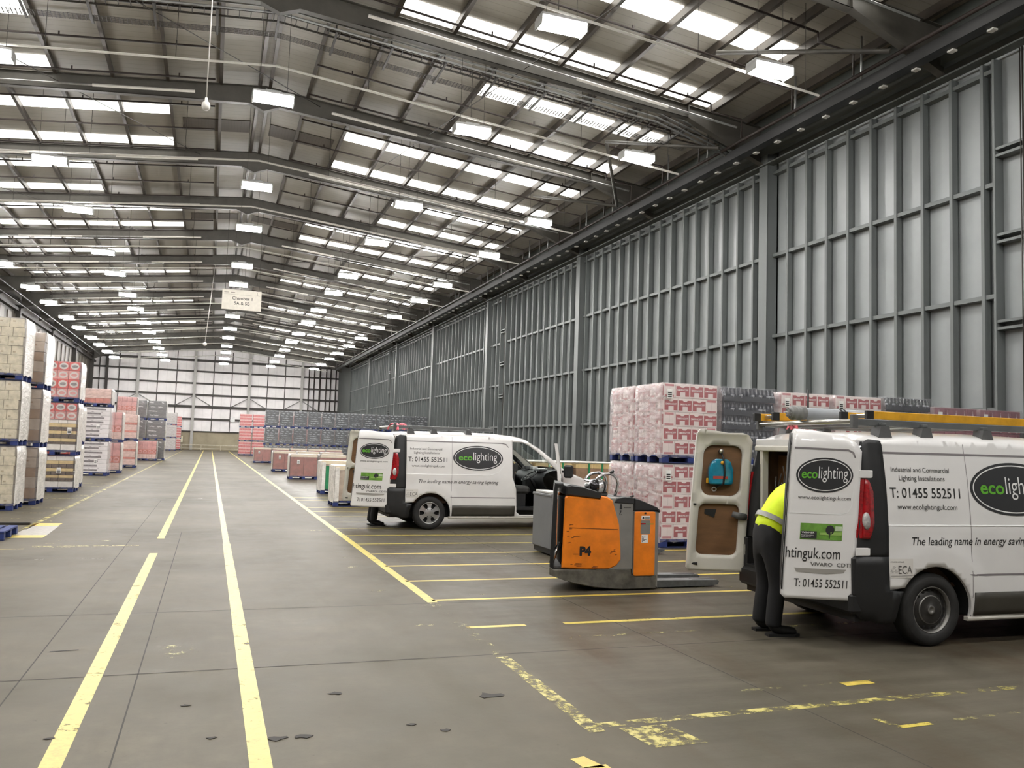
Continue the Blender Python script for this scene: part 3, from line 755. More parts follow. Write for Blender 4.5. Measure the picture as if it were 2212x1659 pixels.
# ---- red and white cartons, carton by carton
def carton_mesh(kind, w, d, h):
    mb = MB(); mb.bbox(0, w, 0, d, 0, h, .006)
    def faces():
        yield (lambda u, v: (u, -.0015, v)), w; yield (lambda u, v: (-.0015, d-u, v)), d
    for fn, L in faces():
        big = (kind == 'H' and L == w) or (kind == 'E' and L == d)
        if big:
            a, b = .012, L-.012; c = (a+b)/2; q = (b-a)
            put_poly(mb, [(a, .03), (c-q*.2, .03), (c-q*.2, .105), (c+q*.2, .105), (c+q*.2, .03), (b, .03), (b, .215), (c+q*.2, .215), (c+q*.1, .19), (c-q*.1, .19), (c-q*.2, .215), (a, .215)], fn, 1, .3)
            f2 = (lambda fn: lambda u, v: Vector(fn(u, v))+(Vector((0, -.0015, 0)) if fn(0, 0)[1] < 0 else Vector((-.0015, 0, 0))))(fn)
            put_text(mb, 'SMIRNOFF', c-q*.42, c+q*.42, .128, .034, f2, 2, .01)
        else:
            for k in range(1 if L == w else 2):
                put_poly(mb, [(.02, .205), (L-.03, .205), (L-.03, .245), (.02, .245)], fn, 3, .3)
                put_poly(mb, [(.02, .015), (L-.03, .015), (L-.03, .05), (.02, .05)], fn, 3, .3)
            put_poly(mb, [(L*.5, .06), (L*.5+.003, .06), (L*.5+.003, .2), (L*.5, .2)], fn, 4, .3)
    me = bpy.data.meshes.new('carton'); me.from_pydata(mb.v, [], mb.f)
    for m in (M_CARD, M_CRED, M_CWHITE, M_CFADE, M_PBAR): me.materials.append(m)
    me.polygons.foreach_set('material_index', mb.mi); me.update(); return me
CH = .258
cH = carton_mesh('H', .29, .235, CH-.004); cE = carton_mesh('E', .235, .29, CH-.004)
def make_redwhite():
    t = new_load('red_white_carton_pallet')
    R = random.Random(5)
    for k in range(5):
        z = .146+k*CH; off = R.uniform(-.01, .01)
        # front and back rows differ from layer to layer, as they are bonded
        pat = ['H', 'H', 'H', 'E'] if k % 2 else ['E', 'H', 'H', 'H']
        for row in (0, 1):
            x = .03+off
            for c in pat:
                o = link('carton', cH if c == 'H' else cE, t); o.location = (x, .03+row*.70, z); x += .292 if c == 'H' else .24
        for j in range(2):
            for xx in (.03+off, .03+off+3*.292+.24-.24):
                o = link('carton', cE if (k+j) % 2 else cH, t); o.location = (xx, .03+.295+j*.205, z)
    add_film(t, 5*CH+.01, [M_F1, M_F2, M_F2]); add_label(t, .07, 1.16); return t
def make_bottles(name, mb_mat):
    t = new_load(name); R = random.Random(9)
    for k in range(5):
        z = .146+k*CH; mb = MB(); mb.box(.04, 1.16, .03, .97, z, z+.10, 2)
        for face in range(2):
            n = 13 if face == 0 else 11
            for i in range(n):
                if face == 0: x, y = .075+i*.0875, .07
                else: x, y = .08, .07+i*.086
                mb.lathe([(.038, 0), (.041, .02), (.041, .15), (.03, .19), (.014, .215), (.014, .245), (0, .245)], (x, y, z+.005), 'z', 8)
                if R.random() < .55 and face == 0: mb.lathe([(.0415, .07), (.0415, .13)], (x, y, z+.005), 'z', 8, 1)
        mb.box(.12, 1.15, .12, .95, z+.10, z+.25, 2)
        mb.build('bottle_tray', [mb_mat, M_BLAB, M_TRAYB], t)
    add_film(t, 5*CH+.01, [M_F0, M_F0, M_F0]); return t
def simple(name, spec, film=None, cat='wrapped pallet load', label=None):
    t = new_load(name, cat); H = layers(t, spec); add_film(t, H+.012, film)
    if label: add_label(t, *label)
    return t
PROTO = {}
PROTO['rw'] = make_redwhite()
PROTO['bot'] = make_bottles('dark_bottle_pallet', M_BOT)
PROTO['botg'] = make_bottles('dark_bottle_pallet', M_BOTG)
PROTO['plum'] = simple('plum_carton_pallet', [(.24, 4, 3, (M_PUR, M_PURD), 'bottle')]*5, [M_F0, M_F1, M_F2], label=(.08, 1.08))
PROTO['cream'] = simple('cream_carton_pallet', [(.2, 5, 3, (M_CREAM, M_CREAM2), 'marks'), (.2, 4, 3, (M_CREAM, M_CREAM2), 'marks')]*3, [M_F1, M_F3, M_F3])
PROTO['brown'] = simple('brown_carton_pallet', [(.25, 2, 2, (M_BROWN, M_CREAM2), 'marks'), (.25, 3, 2, (M_BROWNL, M_BROWN), 'marks'), (.22, 2, 2, (M_BROWN, M_CREAM2), 'marks'), (.24, 3, 2, (M_BROWNL, M_BROWN), 'marks'), (.21, 2, 2, (M_BROWNL, M_BROWN), 'marks')], [M_F1, M_F3, M_F2])
PROTO['redc'] = simple('red_disc_pallet', [(.25, 4, 2, (M_ROSE, M_DISC, M_ROSE), 'discs'), (.27, 4, 2, (M_RED, M_DISC, M_PBAR), 'discs'), (.25, 4, 2, (M_ROSE, M_DISC, M_ROSE), 'discs'), (.25, 4, 2, (M_RED, M_DISC, M_PBAR), 'discs')], [M_F0, M_F3, M_F2])
strips = [(.13, 3, 2, (M_TWHITE, M_TDARK), None), (.08, 3, 2, (M_STRAW,), None), (.05, 5, 2, (M_TDARK,), None)]
PROTO['mix'] = simple('red_over_tray_pallet', [(.16, 3, 2, (M_TWHITE,), None), (.07, 4, 2, (M_TDARK,), None), (.09, 3, 2, (M_STRAW,), None), (.12, 6, 2, (M_TDARK,), None), (.09, 3, 2, (M_STRAW,), None), (.1, 6, 2, (M_TDARK,), None), (.1, 3, 2, (M_STRAW,), None), (.1, 5, 2, (M_TWHITE,), None), (.23, 4, 2, (M_ROSE, M_DISC, M_ROSE), 'discs'), (.23, 4, 2, (M_RED, M_DISC, M_PBAR), 'discs')], [M_F0, M_F3, M_F2], label=(.95, .6))
PROTO['tray'] = simple('straw_tray_pallet', [(.17, 3, 2, (M_TWHITE,), None), (.1, 6, 2, (M_TDARK,), None), (.09, 3, 2, (M_STRAW,), None), (.1, 6, 2, (M_TDARK,), None), (.09, 3, 2, (M_STRAW,), None), (.12, 6, 2, (M_TDARK,), None), (.1, 3, 2, (M_STRAW,), None), (.13, 5, 2, (M_TWHITE,), None)], [M_F0, M_F3, M_F2], label=(.75, .55))
PROTO['print'] = simple('white_printed_pallet', [(.175, 1, 1, (M_PRINT, M_PBAR), 'bar')]*7, [M_F0, M_F2, M_F2], label=(.7, .5))
PROTO['pink'] = simple('pink_wrapped_pallet', [(.3, 1, 1, (M_PINK,), None), (.1, 1, 1, (M_PINKR,), 'x'), (.3, 1, 1, (M_PINK,), None), (.12, 6, 1, (M_PINKR,), None), (.4, 1, 1, (M_PINK,), None)], [M_F1, M_F3, M_F2])
PROTO['pinkhalf'] = simple('pink_half_pallet', [(.2, 4, 1, (M_PINKR,), None), (.12, 1, 1, (M_PINK,), None), (.26, 1, 1, (M_PINK,), None)], [M_F1, M_F3, M_F2])
PROTO['rosy'] = simple('rosy_carton_pallet', [(.3, 4, 2, (M_PINK, M_DISC), None), (.3, 4, 2, (M_PINKR, M_ROSE, M_PINKR), 'discs'), (.3, 4, 2, (M_ROSE, M_PINK), None), (.27, 4, 2, (M_ROSE,), None)], [M_F1, M_F3, M_F2])
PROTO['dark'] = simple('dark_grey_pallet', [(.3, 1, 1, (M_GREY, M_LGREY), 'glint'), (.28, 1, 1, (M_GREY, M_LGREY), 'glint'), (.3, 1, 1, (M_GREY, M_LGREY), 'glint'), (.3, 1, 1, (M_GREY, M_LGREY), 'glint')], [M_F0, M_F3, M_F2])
PROTO['lgrey'] = simple('pale_grey_pallet', [(.26, 1, 1, (M_LGREY, M_GREY), None)]*5, [M_F1, M_F3, M_F2])
PROTO['can'] = simple('red_can_pallet', [(.3, 1, 1, (M_CANP, M_CAN), 'cans')]*4, [M_F0, M_F1, M_F1])
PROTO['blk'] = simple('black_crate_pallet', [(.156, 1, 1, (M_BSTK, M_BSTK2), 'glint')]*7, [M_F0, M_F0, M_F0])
PROTO['lowr'] = simple('low_brick_red_pallet', [(.82, 2, 2, (M_LOWR,), None), (.12, 1, 1, (M_CAP,), None)], [M_F1, M_F3, M_F3], label=(.3, .68))
def low_brown():
    t = new_load('low_brown_box_pallet'); H = layers(t, [(.55, 3, 2, (M_BROWN,), None), (.45, 3, 2, (M_BROWN,), None), (.14, 2, 2, (M_STRAW,), None)])
    mb = MB()
    for x in (.42, .84): mb.box(x, x+.05, .01, .99, .144, .144+H+.012); mb.box(x-.01, x+.04, .005, .02, .6, .9)
    mb.build('green_strap', M_STRAP, t); mb = MB(); mb.bbox(.0, 1.2, 0, 1.0, .144+H-.0, .144+H+.06, .03); mb.build('top_sheet', M_F3, t)
    return t
PROTO['lowb'] = low_brown()
def low_green(strap=True):
    t = new_load('low_cream_box_pallet'); H = layers(t, [(.8, 2, 2, (M_BROWNL,), None), (.13, 1, 1, (M_CAP,), None)])
    if strap: mb = MB(); mb.box(.15, .40, .006, .02, .16, .9); mb.build('green_strap', M_STRAP, t)
    mb = MB(); mb.box(-.004, .01, 0, 1.0, .1, 1.05); mb.bbox(.02, .14, .0, .03, .1, 1.02, .01); mb.build('corner_board', M_F3, t)
    return t
PROTO['lowg'] = low_green(); PROTO['loww'] = low_green(False)
HT = {}
for k_, p_ in PROTO.items(): HT[k_] = max(v.co.z for c in p_.children for v in c.data.vertices)
HT['rw'] = .146+5*CH+.012
USED = set()
def load(kind, x, y, z, label, group=None):
    p = PROTO[kind]
    if kind not in USED:
        USED.add(kind); p.location = (x, y, z); p['label'] = label
        if group: p['group'] = group
        return p
    return dup(p, (x, y, z), 0, label, group)
def stack(kinds, x, y, what, zs, group):
    names = {1: ['lone'], 2: ['bottom', 'top'], 3: ['bottom', 'middle', 'top']}[len(kinds)]
    for i, (k, nm, z, wh) in enumerate(zip(kinds, names, zs, what)):
        o = load(k, x, y, z, wh[0] % nm if '%s' in wh[0] else wh[0], group)
        own = HT[k]; o.scale.z = ((zs[i+1]-z)/(own+.006)) if i+1 < len(zs) else 1.0
G = 'wrapped pallets stacked on the left of the aisle'
S3 = [0, 1.385, 2.80]
# left of the aisle
stack(['cream']*3, -5.09, 20.75, [('%s pallet of cream cartons in the nearest left stack, beside the blue pallet',)]*3, S3, G)
stack(['cream']*3, -6.33, 20.8, [('%s pallet of cream cartons behind the nearest left stack, at the photo edge',)]*3, S3, G)
stack(['brown']*3, -4.93, 22.3, [('%s pallet of brown cartons in the tall stack behind the cream cartons',)]*3, [0, 1.34, 2.71], G)
stack(['tray', 'mix', 'redc'], -4.8, 27.1, [('bottom pallet of straw coloured trays under the red disc stack',), ('middle pallet, red disc packs above straw trays',), ('top pallet of red packs with grey discs',)], [0, 1.05, 2.57], G)
stack(['redc', 'redc'], -5.0, 29.4, [('%s red pallet standing just behind the straw tray stack',)]*2, [0, 1.34], G)
stack(['print', 'print', 'pinkhalf'], -5.05, 37.95, [('%s pallet of white printed packs behind the red disc stack',)]*2+[('short pink wrapped pallet on top of the white printed packs',)], [0, 1.40, 2.8], G)
stack(['rosy', 'rosy'], -4.85, 40.9, [('%s rosy pallet half hidden behind the white printed packs',)]*2, [0, 1.35], G)
stack(['pink', 'pink'], -4.78, 48.2, [('%s pallet of pink wrapped goods in the stack before the dark grey one',)]*2, [0, 1.38], G)
stack(['pink', 'rosy', 'rosy'], -5.7, 59.2, [('%s rosy carton pallet in the tall stack behind the pink wrapped goods',)]*3, [0, 1.38, 2.8], G)
load('rosy', -4.52, 61.9, 0, 'single rosy carton pallet on the floor in front of the dark grey stack', G)
stack(['dark']*3, -4.11, 63.2, [('%s dark grey wrapped pallet in the right hand column of the dark stack',)]*3, [0, 1.38, 2.76], G)
stack(['dark']*3, -5.38, 63.2, [('%s dark grey wrapped pallet in the left hand column of the dark stack',)]*3, [0, 1.38, 2.76], G)
stack(['lgrey']*3, -4.95, 107, [('%s pale grey wrapped pallet in the last but one left stack',)]*3, [0, 1.48, 3.0], G)
stack(['can']*3, -4.6, 113.5, [('%s red pallet in the farthest left stack before the far wall',)]*3, [0, 1.4, 2.85], G)
# right of the aisle, far
G = 'red can pallets at the far end'
stack(['can']*3, 2.74, 89, [('%s red can pallet of the left column in the far red stack',)]*3, [0, 1.40, 2.80], G)
stack(['can']*3, 4.0, 89, [('%s red can pallet of the right column in the far red stack',)]*3, [0, 1.40, 2.80], G)
G = 'black crate pallets in the long far row'
for i in range(12):
    s = ['%s black crate pallet in the '+ORD[i]+' column from the left of the long black row',]*3
    for nm, z, m in (('bottom', 0, 0), ('middle', 1.28, 1), ('top', 2.56, 2)):
        o = load('blk', 3.72+i*1.015, 64.05+.02*((i*7) % 3-1), z, s[0] % nm, G); o.scale = (.812, 1, 1.27/HT['blk'])
G = 'low cream topped pallets right of the aisle'
rows = [(62.7, 3.0, 5, 'fifth'), (46.5, 3.2, 3, 'fourth'), (37.8, 3.32, 2, 'third')]
for y, x0, n, nm in rows:
    for i in range(n):
        load('lowr', x0+i*1.25, y, 0, 'low brick red pallet, %s from the aisle in the %s low row' % (ORD[i], nm), G)
load('lowg', 3.42, 27.7, 0, 'low cream boxed pallet with a green strap in the second low row', G)
load('loww', 3.12, 22.5, 0, 'low cream boxed pallet just behind the open rear doors of the far van', G)
G = 'low brown box pallets behind the far van'
for i, x in enumerate((6.2, 7.45, 8.7, 9.95)):
    load('lowb', x, 22.4, 0, ['low brown box pallet hidden behind the cargo side of the far van', 'low brown box pallet behind the rear edge of the far van cab', 'low brown box pallet seen through the cab of the far van', 'low brown box pallet right of the far van bonnet'][i], G)
# the row behind the near van
G = 'pallets stacked two high behind the near van'
SZ = [0, 1.5]
stack(['rw']*2, 7.6, 13.34, [('%s red and white carton pallet on the corner behind the orange truck',)]*2, SZ, G)
stack(['rw']*2, 7.6, 14.42, [('%s red and white carton pallet in the lane behind the corner stack',)]*2, SZ, G)
stack(['bot']*2, 8.865, 13.36, [('%s pallet of dark bottles beside the corner red and white stack',)]*2, SZ, G)
stack(['rw']*2, 10.13, 13.34, [('%s red and white carton pallet right of the dark bottles',)]*2, [0, 1.46], G)
stack(['rw']*2, 11.39, 13.34, [('%s red and white carton pallet left of the grey green bottles',)]*2, [0, 1.46], G)
stack(['botg']*2, 12.65, 13.36, [('%s pallet of grey green bottles above the ladders of the near van',)]*2, [0, 1.5], G)
stack(['plum']*2, 13.875, 13.34, [('%s plum coloured carton pallet right of the grey green bottles',)]*2, [0, 1.44], G)
stack(['plum']*2, 15.105, 13.34, [('%s plum coloured carton pallet against the right wall',)]*2, [0, 1.44], G)
# empty pallet and bars on the left
t = thing('blue_pallet', 'empty blue wooden pallet lying by the left aisle line', 'pallet', (-4.12, 15.1, 0)); add_pallet(t)
for i, (y, x1) in enumerate(((17.6, -3.0), (17.0, -3.22), (16.5, -3.3))):
    mb = MB(); mb.bbox(-5.6, x1, y, y+.13, 0, .05, .008); o = mb.build('steel_bar', M_DARK)
    tag(o, 'long dark steel bar on the floor behind the blue pallet, %s' % ('farthest of three', 'middle of three', 'nearest of three')[i], 'bar', 'steel bars behind the blue pallet')
# ================================================================== vans
M_VW = mat('van_white', (226, 224, 222), .28, 0, .03, 1.5, .7)
M_VIN = mat('van_white_inner', (206, 202, 192), .4, 0, .05, 2)
M_VBLK = mat('van_black_trim', (30, 30, 31), .5, 0, .12, 4)
M_STRIPV = mat('van_side_moulding', (62, 59, 52), .5, 0, .1, 3)
M_SEAL = mat('rubber_black', (16, 16, 16), .6, 0, .1)
M_GROOVE_SHADE = mat('groove_shade', (124, 118, 120), .5, 0, .05)
M_REDL = mat('lamp_red', (150, 14, 22), .12, 0, .3, 30, 1); M_CLEARL = mat('lamp_clear', (190, 186, 184), .15, .2, .25, 40, 1); M_REFL = mat('reflector', (150, 148, 140), .15, .3, .2, 30, 1)
M_PLY = mat('ply_brown', (108, 76, 46), .6, 0, .12, 3, scale=(1, 1, 5)); M_PLYD = mat('ply_dark', (74, 52, 34), .65, 0, .15, 3)
M_LOGO = mat('logo_charcoal', (48, 48, 50), .35, 0, .0); M_LOGOW = mat('logo_and_highlight_white', (230, 230, 228), .35, 0, 0); M_LOGOG = mat('logo_green', (96, 170, 50), .4, 0, 0)
M_TYRE = mat('tyre_rubber', (36, 35, 34), .75, 0, .2, 9); M_RIMS = mat('rim_silver', (176, 176, 176), .3, .7, .08, 9); M_RIMD = mat('rim_dark', (62, 60, 58), .45, .5, .2, 9); M_RIMG = mat('rim_grey', (128, 126, 122), .4, .6, .15, 9)
M_ALU = mat('aluminium', (190, 188, 182), .28, .9, .08, 7); M_RACK = mat('rack_grey', (112, 114, 114), .4, .5, .1, 5)
M_CABD = mat('cab_dark', (34, 34, 36), .6, 0, .15, 5); M_SEAT = mat('seat_cloth', (58, 57, 56), .85, 0, .2, 12); M_CABG = mat('cab_grey', (84, 84, 84), .6, 0, .1, 5)
M_YEL = mat('ladder_yellow', (214, 158, 34), .45, 0, .12, 6); M_TUBE = mat('tube_grey', (150, 154, 158), .4, 0, .06, 4); M_PINKR2 = mat('rag_pink', (246, 122, 136), .8, 0, .12, 9)
def glass_mat():
    g = N('window_glass'); n = g.n
    tr = g.add('ShaderNodeBsdfTransparent'); tr.inputs[0].default_value = (.78, .84, .82, 1)
    gl = g.add('ShaderNodeBsdfGlossy'); gl.inputs['Roughness'].default_value = .03
    fr = g.add('ShaderNodeFresnel'); fr.inputs[0].default_value = 1.5
    mx = g.add('ShaderNodeMixShader'); g.ln(fr.outputs[0], mx.inputs[0]); g.ln(tr.outputs[0], mx.inputs[1]); g.ln(gl.outputs[0], mx.inputs[2])
    g.ln(mx.outputs[0], n['Material Output'].inputs[0]); return g.m
M_GLASS = glass_mat()
PROF = [(.10, 1.86), (.16, 1.915), (.3, 1.945), (.8, 1.965), (1.6, 1.975), (2.3, 1.965), (2.7, 1.935), (2.95, 1.88), (3.2, 1.73), (3.5, 1.49), (3.78, 1.27), (3.9, 1.215), (4.15, 1.13), (4.4, 1.03), (4.58, .92), (4.70, .78)]
def topz(x):
    if x <= PROF[0][0]: return PROF[0][1]
    for (a, za), (b, zb) in zip(PROF, PROF[1:]):
        if x <= b: return za+(zb-za)*(x-a)/(b-a)
    return PROF[-1][1]
def edge_drop(x): return .085 if x < 2.9 else max(.045, .085-.05*(x-2.9)/.8)
def ez(x): return topz(x)-edge_drop(x)
def ys(x, z):
    y = .935
    if z < .5: y -= .035*((.5-z)/.25)**2
    if z > 1.05: y -= .10*((z-1.05)/.85)**1.7
    if z > 1.105: y -= .006
    if x > 3.85: y -= .20*((x-3.85)/.9)**2
    if x < .40: y -= .055*((.40-x)/.40)**2
    for cx in (.86, 3.96):
        r = math.hypot(x-cx, z-.31)
        if r < .70: y += .016*min(1, max(0, (.70-r)/.12))
    return y
def xr(z): return .03+(.10*((z-.75)/1.15)**1.4 if z > .75 else 0)
def SR(u, v, d=0): return (u, -(ys(u, v)-d), v)
def SL(u, v, d=0): return (u, ys(u, v)-d, v)
def arc(cx, cz, r, a0, a1, n=16): return [(cx+r*math.cos(math.radians(a0+(a1-a0)*i/n)), cz+r*math.sin(math.radians(a0+(a1-a0)*i/n))) for i in range(n+1)]
def roofline(x0, x1, n=14): return [(x0+(x1-x0)*i/n, ez(x0+(x1-x0)*i/n)) for i in range(n+1)]
DOOR_OPEN = [(2.60, 1.80), (2.60, 1.06), (2.68, .82), (2.70, .36), (2.78, .30), (3.46, .30), (3.52, .42), (3.66, .82), (3.72, 1.0), (3.70, 1.12), (3.40, 1.40), (3.12, 1.63), (2.95, 1.74), (2.82, 1.795)]
DOOR_WIN = [(2.68, 1.74), (2.68, 1.08), (3.50, 1.10), (3.52, 1.17), (3.30, 1.37), (3.06, 1.585), (2.90, 1.69), (2.78, 1.735)]
def side_outline():
    p = [(.34, .53), (.345, 1.0), (.345, 1.80), (.345, ez(.345))]+roofline(.5, 4.66, 34)
    p += [(4.70, .62), (4.60, .52), (4.44, .47)]+arc(3.96, .31, .42, 22, 172, 14)+[(3.53, .26), (1.285, .25)]+arc(.86, .31, .42, -4, 146, 16)
    return p
def wheel(van, x, y, style, side):
    """side -1: outer face looks to -y"""
    c = (x, y, .331); s = side
    P = lambda l: [(r, h*s) for r, h in l]
    mb = MB(); mb.lathe(P([(.20, -.09), (.27, -.10), (.315, -.085), (.331, -.06), (.331, .06), (.315, .085), (.29, .098), (.25, .102), (.215, .09), (.205, .07)]), c, 'y', 40)
    mb.lathe(P([(.305, .0905), (.302, .094), (.299, .0945)]), c, 'y', 40)
    w = mb.build('wheel', M_TYRE, van); w['label'] = 'road wheel with black tyre'
    mb = MB()
    if style == 'steel':
        mb.lathe(P([(.212, .06), (.212, .088), (.205, .088), (.196, .055), (.186, .03), (.178, .036), (.150, .058), (.128, .062)]), c, 'y', 40, mats=[0, 0, 0, 1, 1, 1, 1])
        rim = mb.build('rim', [M_RIMG, M_RIMD], w)
        mb = MB()
        for i in range(16):
            a = 2*PI*i/16; mb.lathe([(0, s*.0535), (.0135, s*.0530)], (x+.166*math.cos(a), y, .331+.166*math.sin(a)), 'y', 10)
        mb.build('rim_holes', M_SEAL, w)
        mb = MB(); mb.lathe(P([(.13, .058), (.132, .068), (.122, .073)]), c, 'y', 36, 0); mb.lathe(P([(.122, .07), (.09, .074), (.045, .075), (.04, .082), (.022, .083), (.02, .078), (0, .079)]), c, 'y', 36, mats=[1, 1, 1, 0, 0, 0]); mb.build('hub_cap', [M_RIMG, M_RIMD], w)
    else:
        mb.lathe(P([(.215, .05), (.218, .09), (.205, .092), (.198, .06), (.19, .0)]), c, 'y', 40); mb.lathe(P([(.19, .0), (.05, .0)]), c, 'y', 40, 1)
        mb.build('rim', [M_RIMS, M_SEAL], w); mb = MB()
        for i in range(6):
            a = 2*PI*i/6+PI/6; ca, sa = math.cos(a), math.sin(a)
            for (r0, w0, r1, w1) in ((.03, .035, .13, .034), (.13, .034, .205, .066)):
                k = len(mb.v)
                for r_, ww in ((r0, w0), (r1, w1)):
                    for q in (-1, 1):
                        for dd in (.05, .088-.02*(r_/.2)): mb.v.append((x+r_*ca-q*ww*sa, y+s*dd, .331+r_*sa+q*ww*ca))
                for f in ((1, 5, 7, 3), (0, 2, 6, 4), (0, 4, 5, 1), (2, 3, 7, 6), (0, 1, 3, 2), (4, 6, 7, 5)): mb.face([k+t for t in f])
            b = a+PI/6; mb.lathe([(0, s*.09), (.011, s*.0885)], (x+.075*math.cos(b), y, .331+.075*math.sin(b)), 'y', 8, 1)
        mb.lathe(P([(.1, .083), (.06, .092), (.03, .096), (0, .097)]), c, 'y', 24); mb.build('hub_cap', [M_RIMS, M_SEAL], w)
def signage(mb, fn):
    """side lettering; fn(x,z)"""
    f0 = lambda u, v: fn(u, v, -.003); f1 = lambda u, v: fn(u, v, -.005); f2 = lambda u, v: fn(u, v, -.007)
    put_poly(mb, ellipse(1.845, 1.446, .535, .252), f0, 0, .08)
    ring_o, ring_i = ellipse(1.845, 1.446, .505, .228, 64), ellipse(1.845, 1.446, .493, .217, 64)
    k = len(mb.v); mb.v += [tuple(f1(*p)) for p in ring_o]+[tuple(f1(*p)) for p in ring_i]
    for i in range(64): mb.face((k+i, k+(i+1) % 64, k+64+(i+1) % 64, k+64+i), 1)
    put_text(mb, 'eco', 1.43, 1.72, 1.40, .125, f1, 2, .022); put_text(mb, 'lighting', 1.74, 2.25, 1.40, .175, f1, 1, -.004)
    put_text(mb, 'Industrial and Commercial', .42, 1.08, 1.585, .047, f0, 3); put_text(mb, 'Lighting Installations', .50, 1.02, 1.508, .047, f0, 3)
    put_text(mb, 'T: 01455 552511', .385, 1.185, 1.352, .095, f0, 3, .006); put_text(mb, 'www.ecolightinguk.com', .46, 1.14, 1.246, .05, f0, 3)
    put_text(mb, 'The leading name in energy saving lighting', .605, 2.285, .925, .075, f0, 3, .004, .25)
    put_poly(mb, rrect(.352, .60, .635, .805, .005), f0, 4, .08)
    put_text(mb, 'ECA', .44, .59, .672, .075, f1, 5); put_text(mb, 'APPROVED INSTALLER', .362, .50, .77, .013, f1, 5); put_poly(mb, [(.36, .652), (.595, .652), (.595, .655), (.36, .655)], f1, 5, .1)
    for a in (90, 210, 330):
        cx, cz = .395+.022*math.cos(math.radians(a)), .705+.022*math.sin(math.radians(a))
        for b in range(0, 360, 60): put_poly(mb, [(cx, cz), (cx+.018*math.cos(math.radians(b)), cz+.018*math.sin(math.radians(b))), (cx+.018*math.cos(math.radians(b+14)), cz+.018*math.sin(math.radians(b+14)))], f1, 5, .1)
MS_SIGN = [M_LOGO, M_LOGOW, M_LOGOG, M_INK, mat('sticker_pale', (214, 210, 204), .4, 0, 0), mat('ink_soft', (92, 90, 88), .5, 0, 0)]
def make_door(van, right, ang, W, zh, zt):
    """rear door: u from hinge edge, v = z; opens about the leaning hinge line"""
    s = -1 if right else 1; yh = s*.885; a = math.radians(ang)*(1 if right else -1)
    def D(u, v, d=0):
        hx = .01+.10*(v-.43)/1.47
        px = -.0+d-.012*math.sin(PI*u/W)+(.04*((v-1.80)/.12)**2 if v > 1.80 else 0)
        if u > W-.03: px += .02*((u-W+.03)/.03)**2
        py = -s*u
        return Vector((hx+px*math.cos(a)-py*math.sin(a), yh+px*math.sin(a)+py*math.cos(a), v))
    nm = 'right' if right else 'left'
    out = [(0.0, .45), (.02, .43), (W-.03, .43), (W, .46), (W, 1.0), (W-.01, zt-.04), (W-.035, zt), (W*.75, zt-.005), (W*.45, zt-.03), (W*.2, zh+(zt-zh)*.45), (.05, zh), (.0, zh-.07)]
    mb = MB()
    if right:
        panel(mb, out, [], D, .06, .04, 0, 1, 2, flip=not right)
    else:
        holes = [rrect(.10, W-.10, 1.24, 1.79, .10), rrect(.09, W-.09, .60, 1.15, .07)]
        panel(mb, out, [], D, .07, .02, 0, 1, 0, flip=True)
        panel(mb, out, holes, lambda u, v, d: D(u, v, .02+d), .05, .045, 1, 1, 1, flip=True)
    door = mb.build('rear_door', [M_VW, M_VIN, M_SEAL], van, label='open rear door with lettering outside' if right else 'open rear door seen from inside')
    if not right:
        mb = MB()
        for h in holes: panel(mb, h, [], lambda u, v, d: D(u, v, .03), .1, 0, 0, flip=False)
        mb.build('ply_panel', M_PLY, door)
        mb = MB(); h = lambda u, v, d: D(u, v, .028)
        panel(mb, [(W-.27, 1.0), (W-.16, 1.04), (W-.16, 1.09), (W-.29, 1.09)], [], lambda u, v, d: D(u, v, .026+.012), .1, 0, 0); mb.build('grab_hole', M_SEAL, door)
        mb = MB(); mb.tube([D(.02, 1.02, .07), D(.10, 1.03, .10), D(.17, 1.05, .09)], [.035, .04, .03], 10); mb.build('door_check', M_CABG, door)
        mb = MB()
        mb.tube([D(W-.045, 1.15, .066), D(W-.045, 1.13, .066)], .018, 8); mb.build('latch', M_SEAL, door); mb = MB(); mb.tube([D(W-.06, .50, .05), D(W-.12, .50, .066)], .016, 8); mb.build('latch', M_SEAL, door)
        return door, D
    mb = MB(); panel(mb, [(W-.002, .5), (W+.006, .7), (W+.006, 1.7), (W-.004, zt-.04), (W-.018, zt-.04), (W-.010, 1.7), (W-.010, .7), (W-.012, .5)], [], D, .06, .06, 0); mb.build('door_seal', M_SEAL, door)
    T = lambda q: (lambda s_, v: D(W-s_, v, -.0035*q))
    mb = MB(); F1, F2 = T(1), T(2)
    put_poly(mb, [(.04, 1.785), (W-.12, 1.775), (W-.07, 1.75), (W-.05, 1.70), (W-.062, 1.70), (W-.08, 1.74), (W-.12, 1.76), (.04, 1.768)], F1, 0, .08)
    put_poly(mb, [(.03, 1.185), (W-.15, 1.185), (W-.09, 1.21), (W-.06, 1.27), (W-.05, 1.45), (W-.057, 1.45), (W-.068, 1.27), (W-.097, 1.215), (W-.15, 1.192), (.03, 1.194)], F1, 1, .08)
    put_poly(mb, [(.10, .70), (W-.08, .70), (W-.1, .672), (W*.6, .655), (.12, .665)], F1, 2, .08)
    mb.build('door_crease_shading', [M_GROOVE_SHADE, M_LOGOW, mat('recess_shade', (150, 146, 140), .5, 0, 0)], door)  # groove and recess shade and the crease highlight painted as flat strips
    mb = MB(); cx, cz = W*.50, 1.535
    put_poly(mb, ellipse(cx, cz, W*.395, .158), F1, 0, .06)
    ro, ri = ellipse(cx, cz, W*.37, .142, 64), ellipse(cx, cz, W*.36, .134, 64); k = len(mb.v)
    mb.v += [tuple(F2(*p)) for p in ro]+[tuple(F2(*p)) for p in ri]
    for i in range(64): mb.face((k+i, k+(i+1) % 64, k+64+(i+1) % 64, k+64+i), 1)
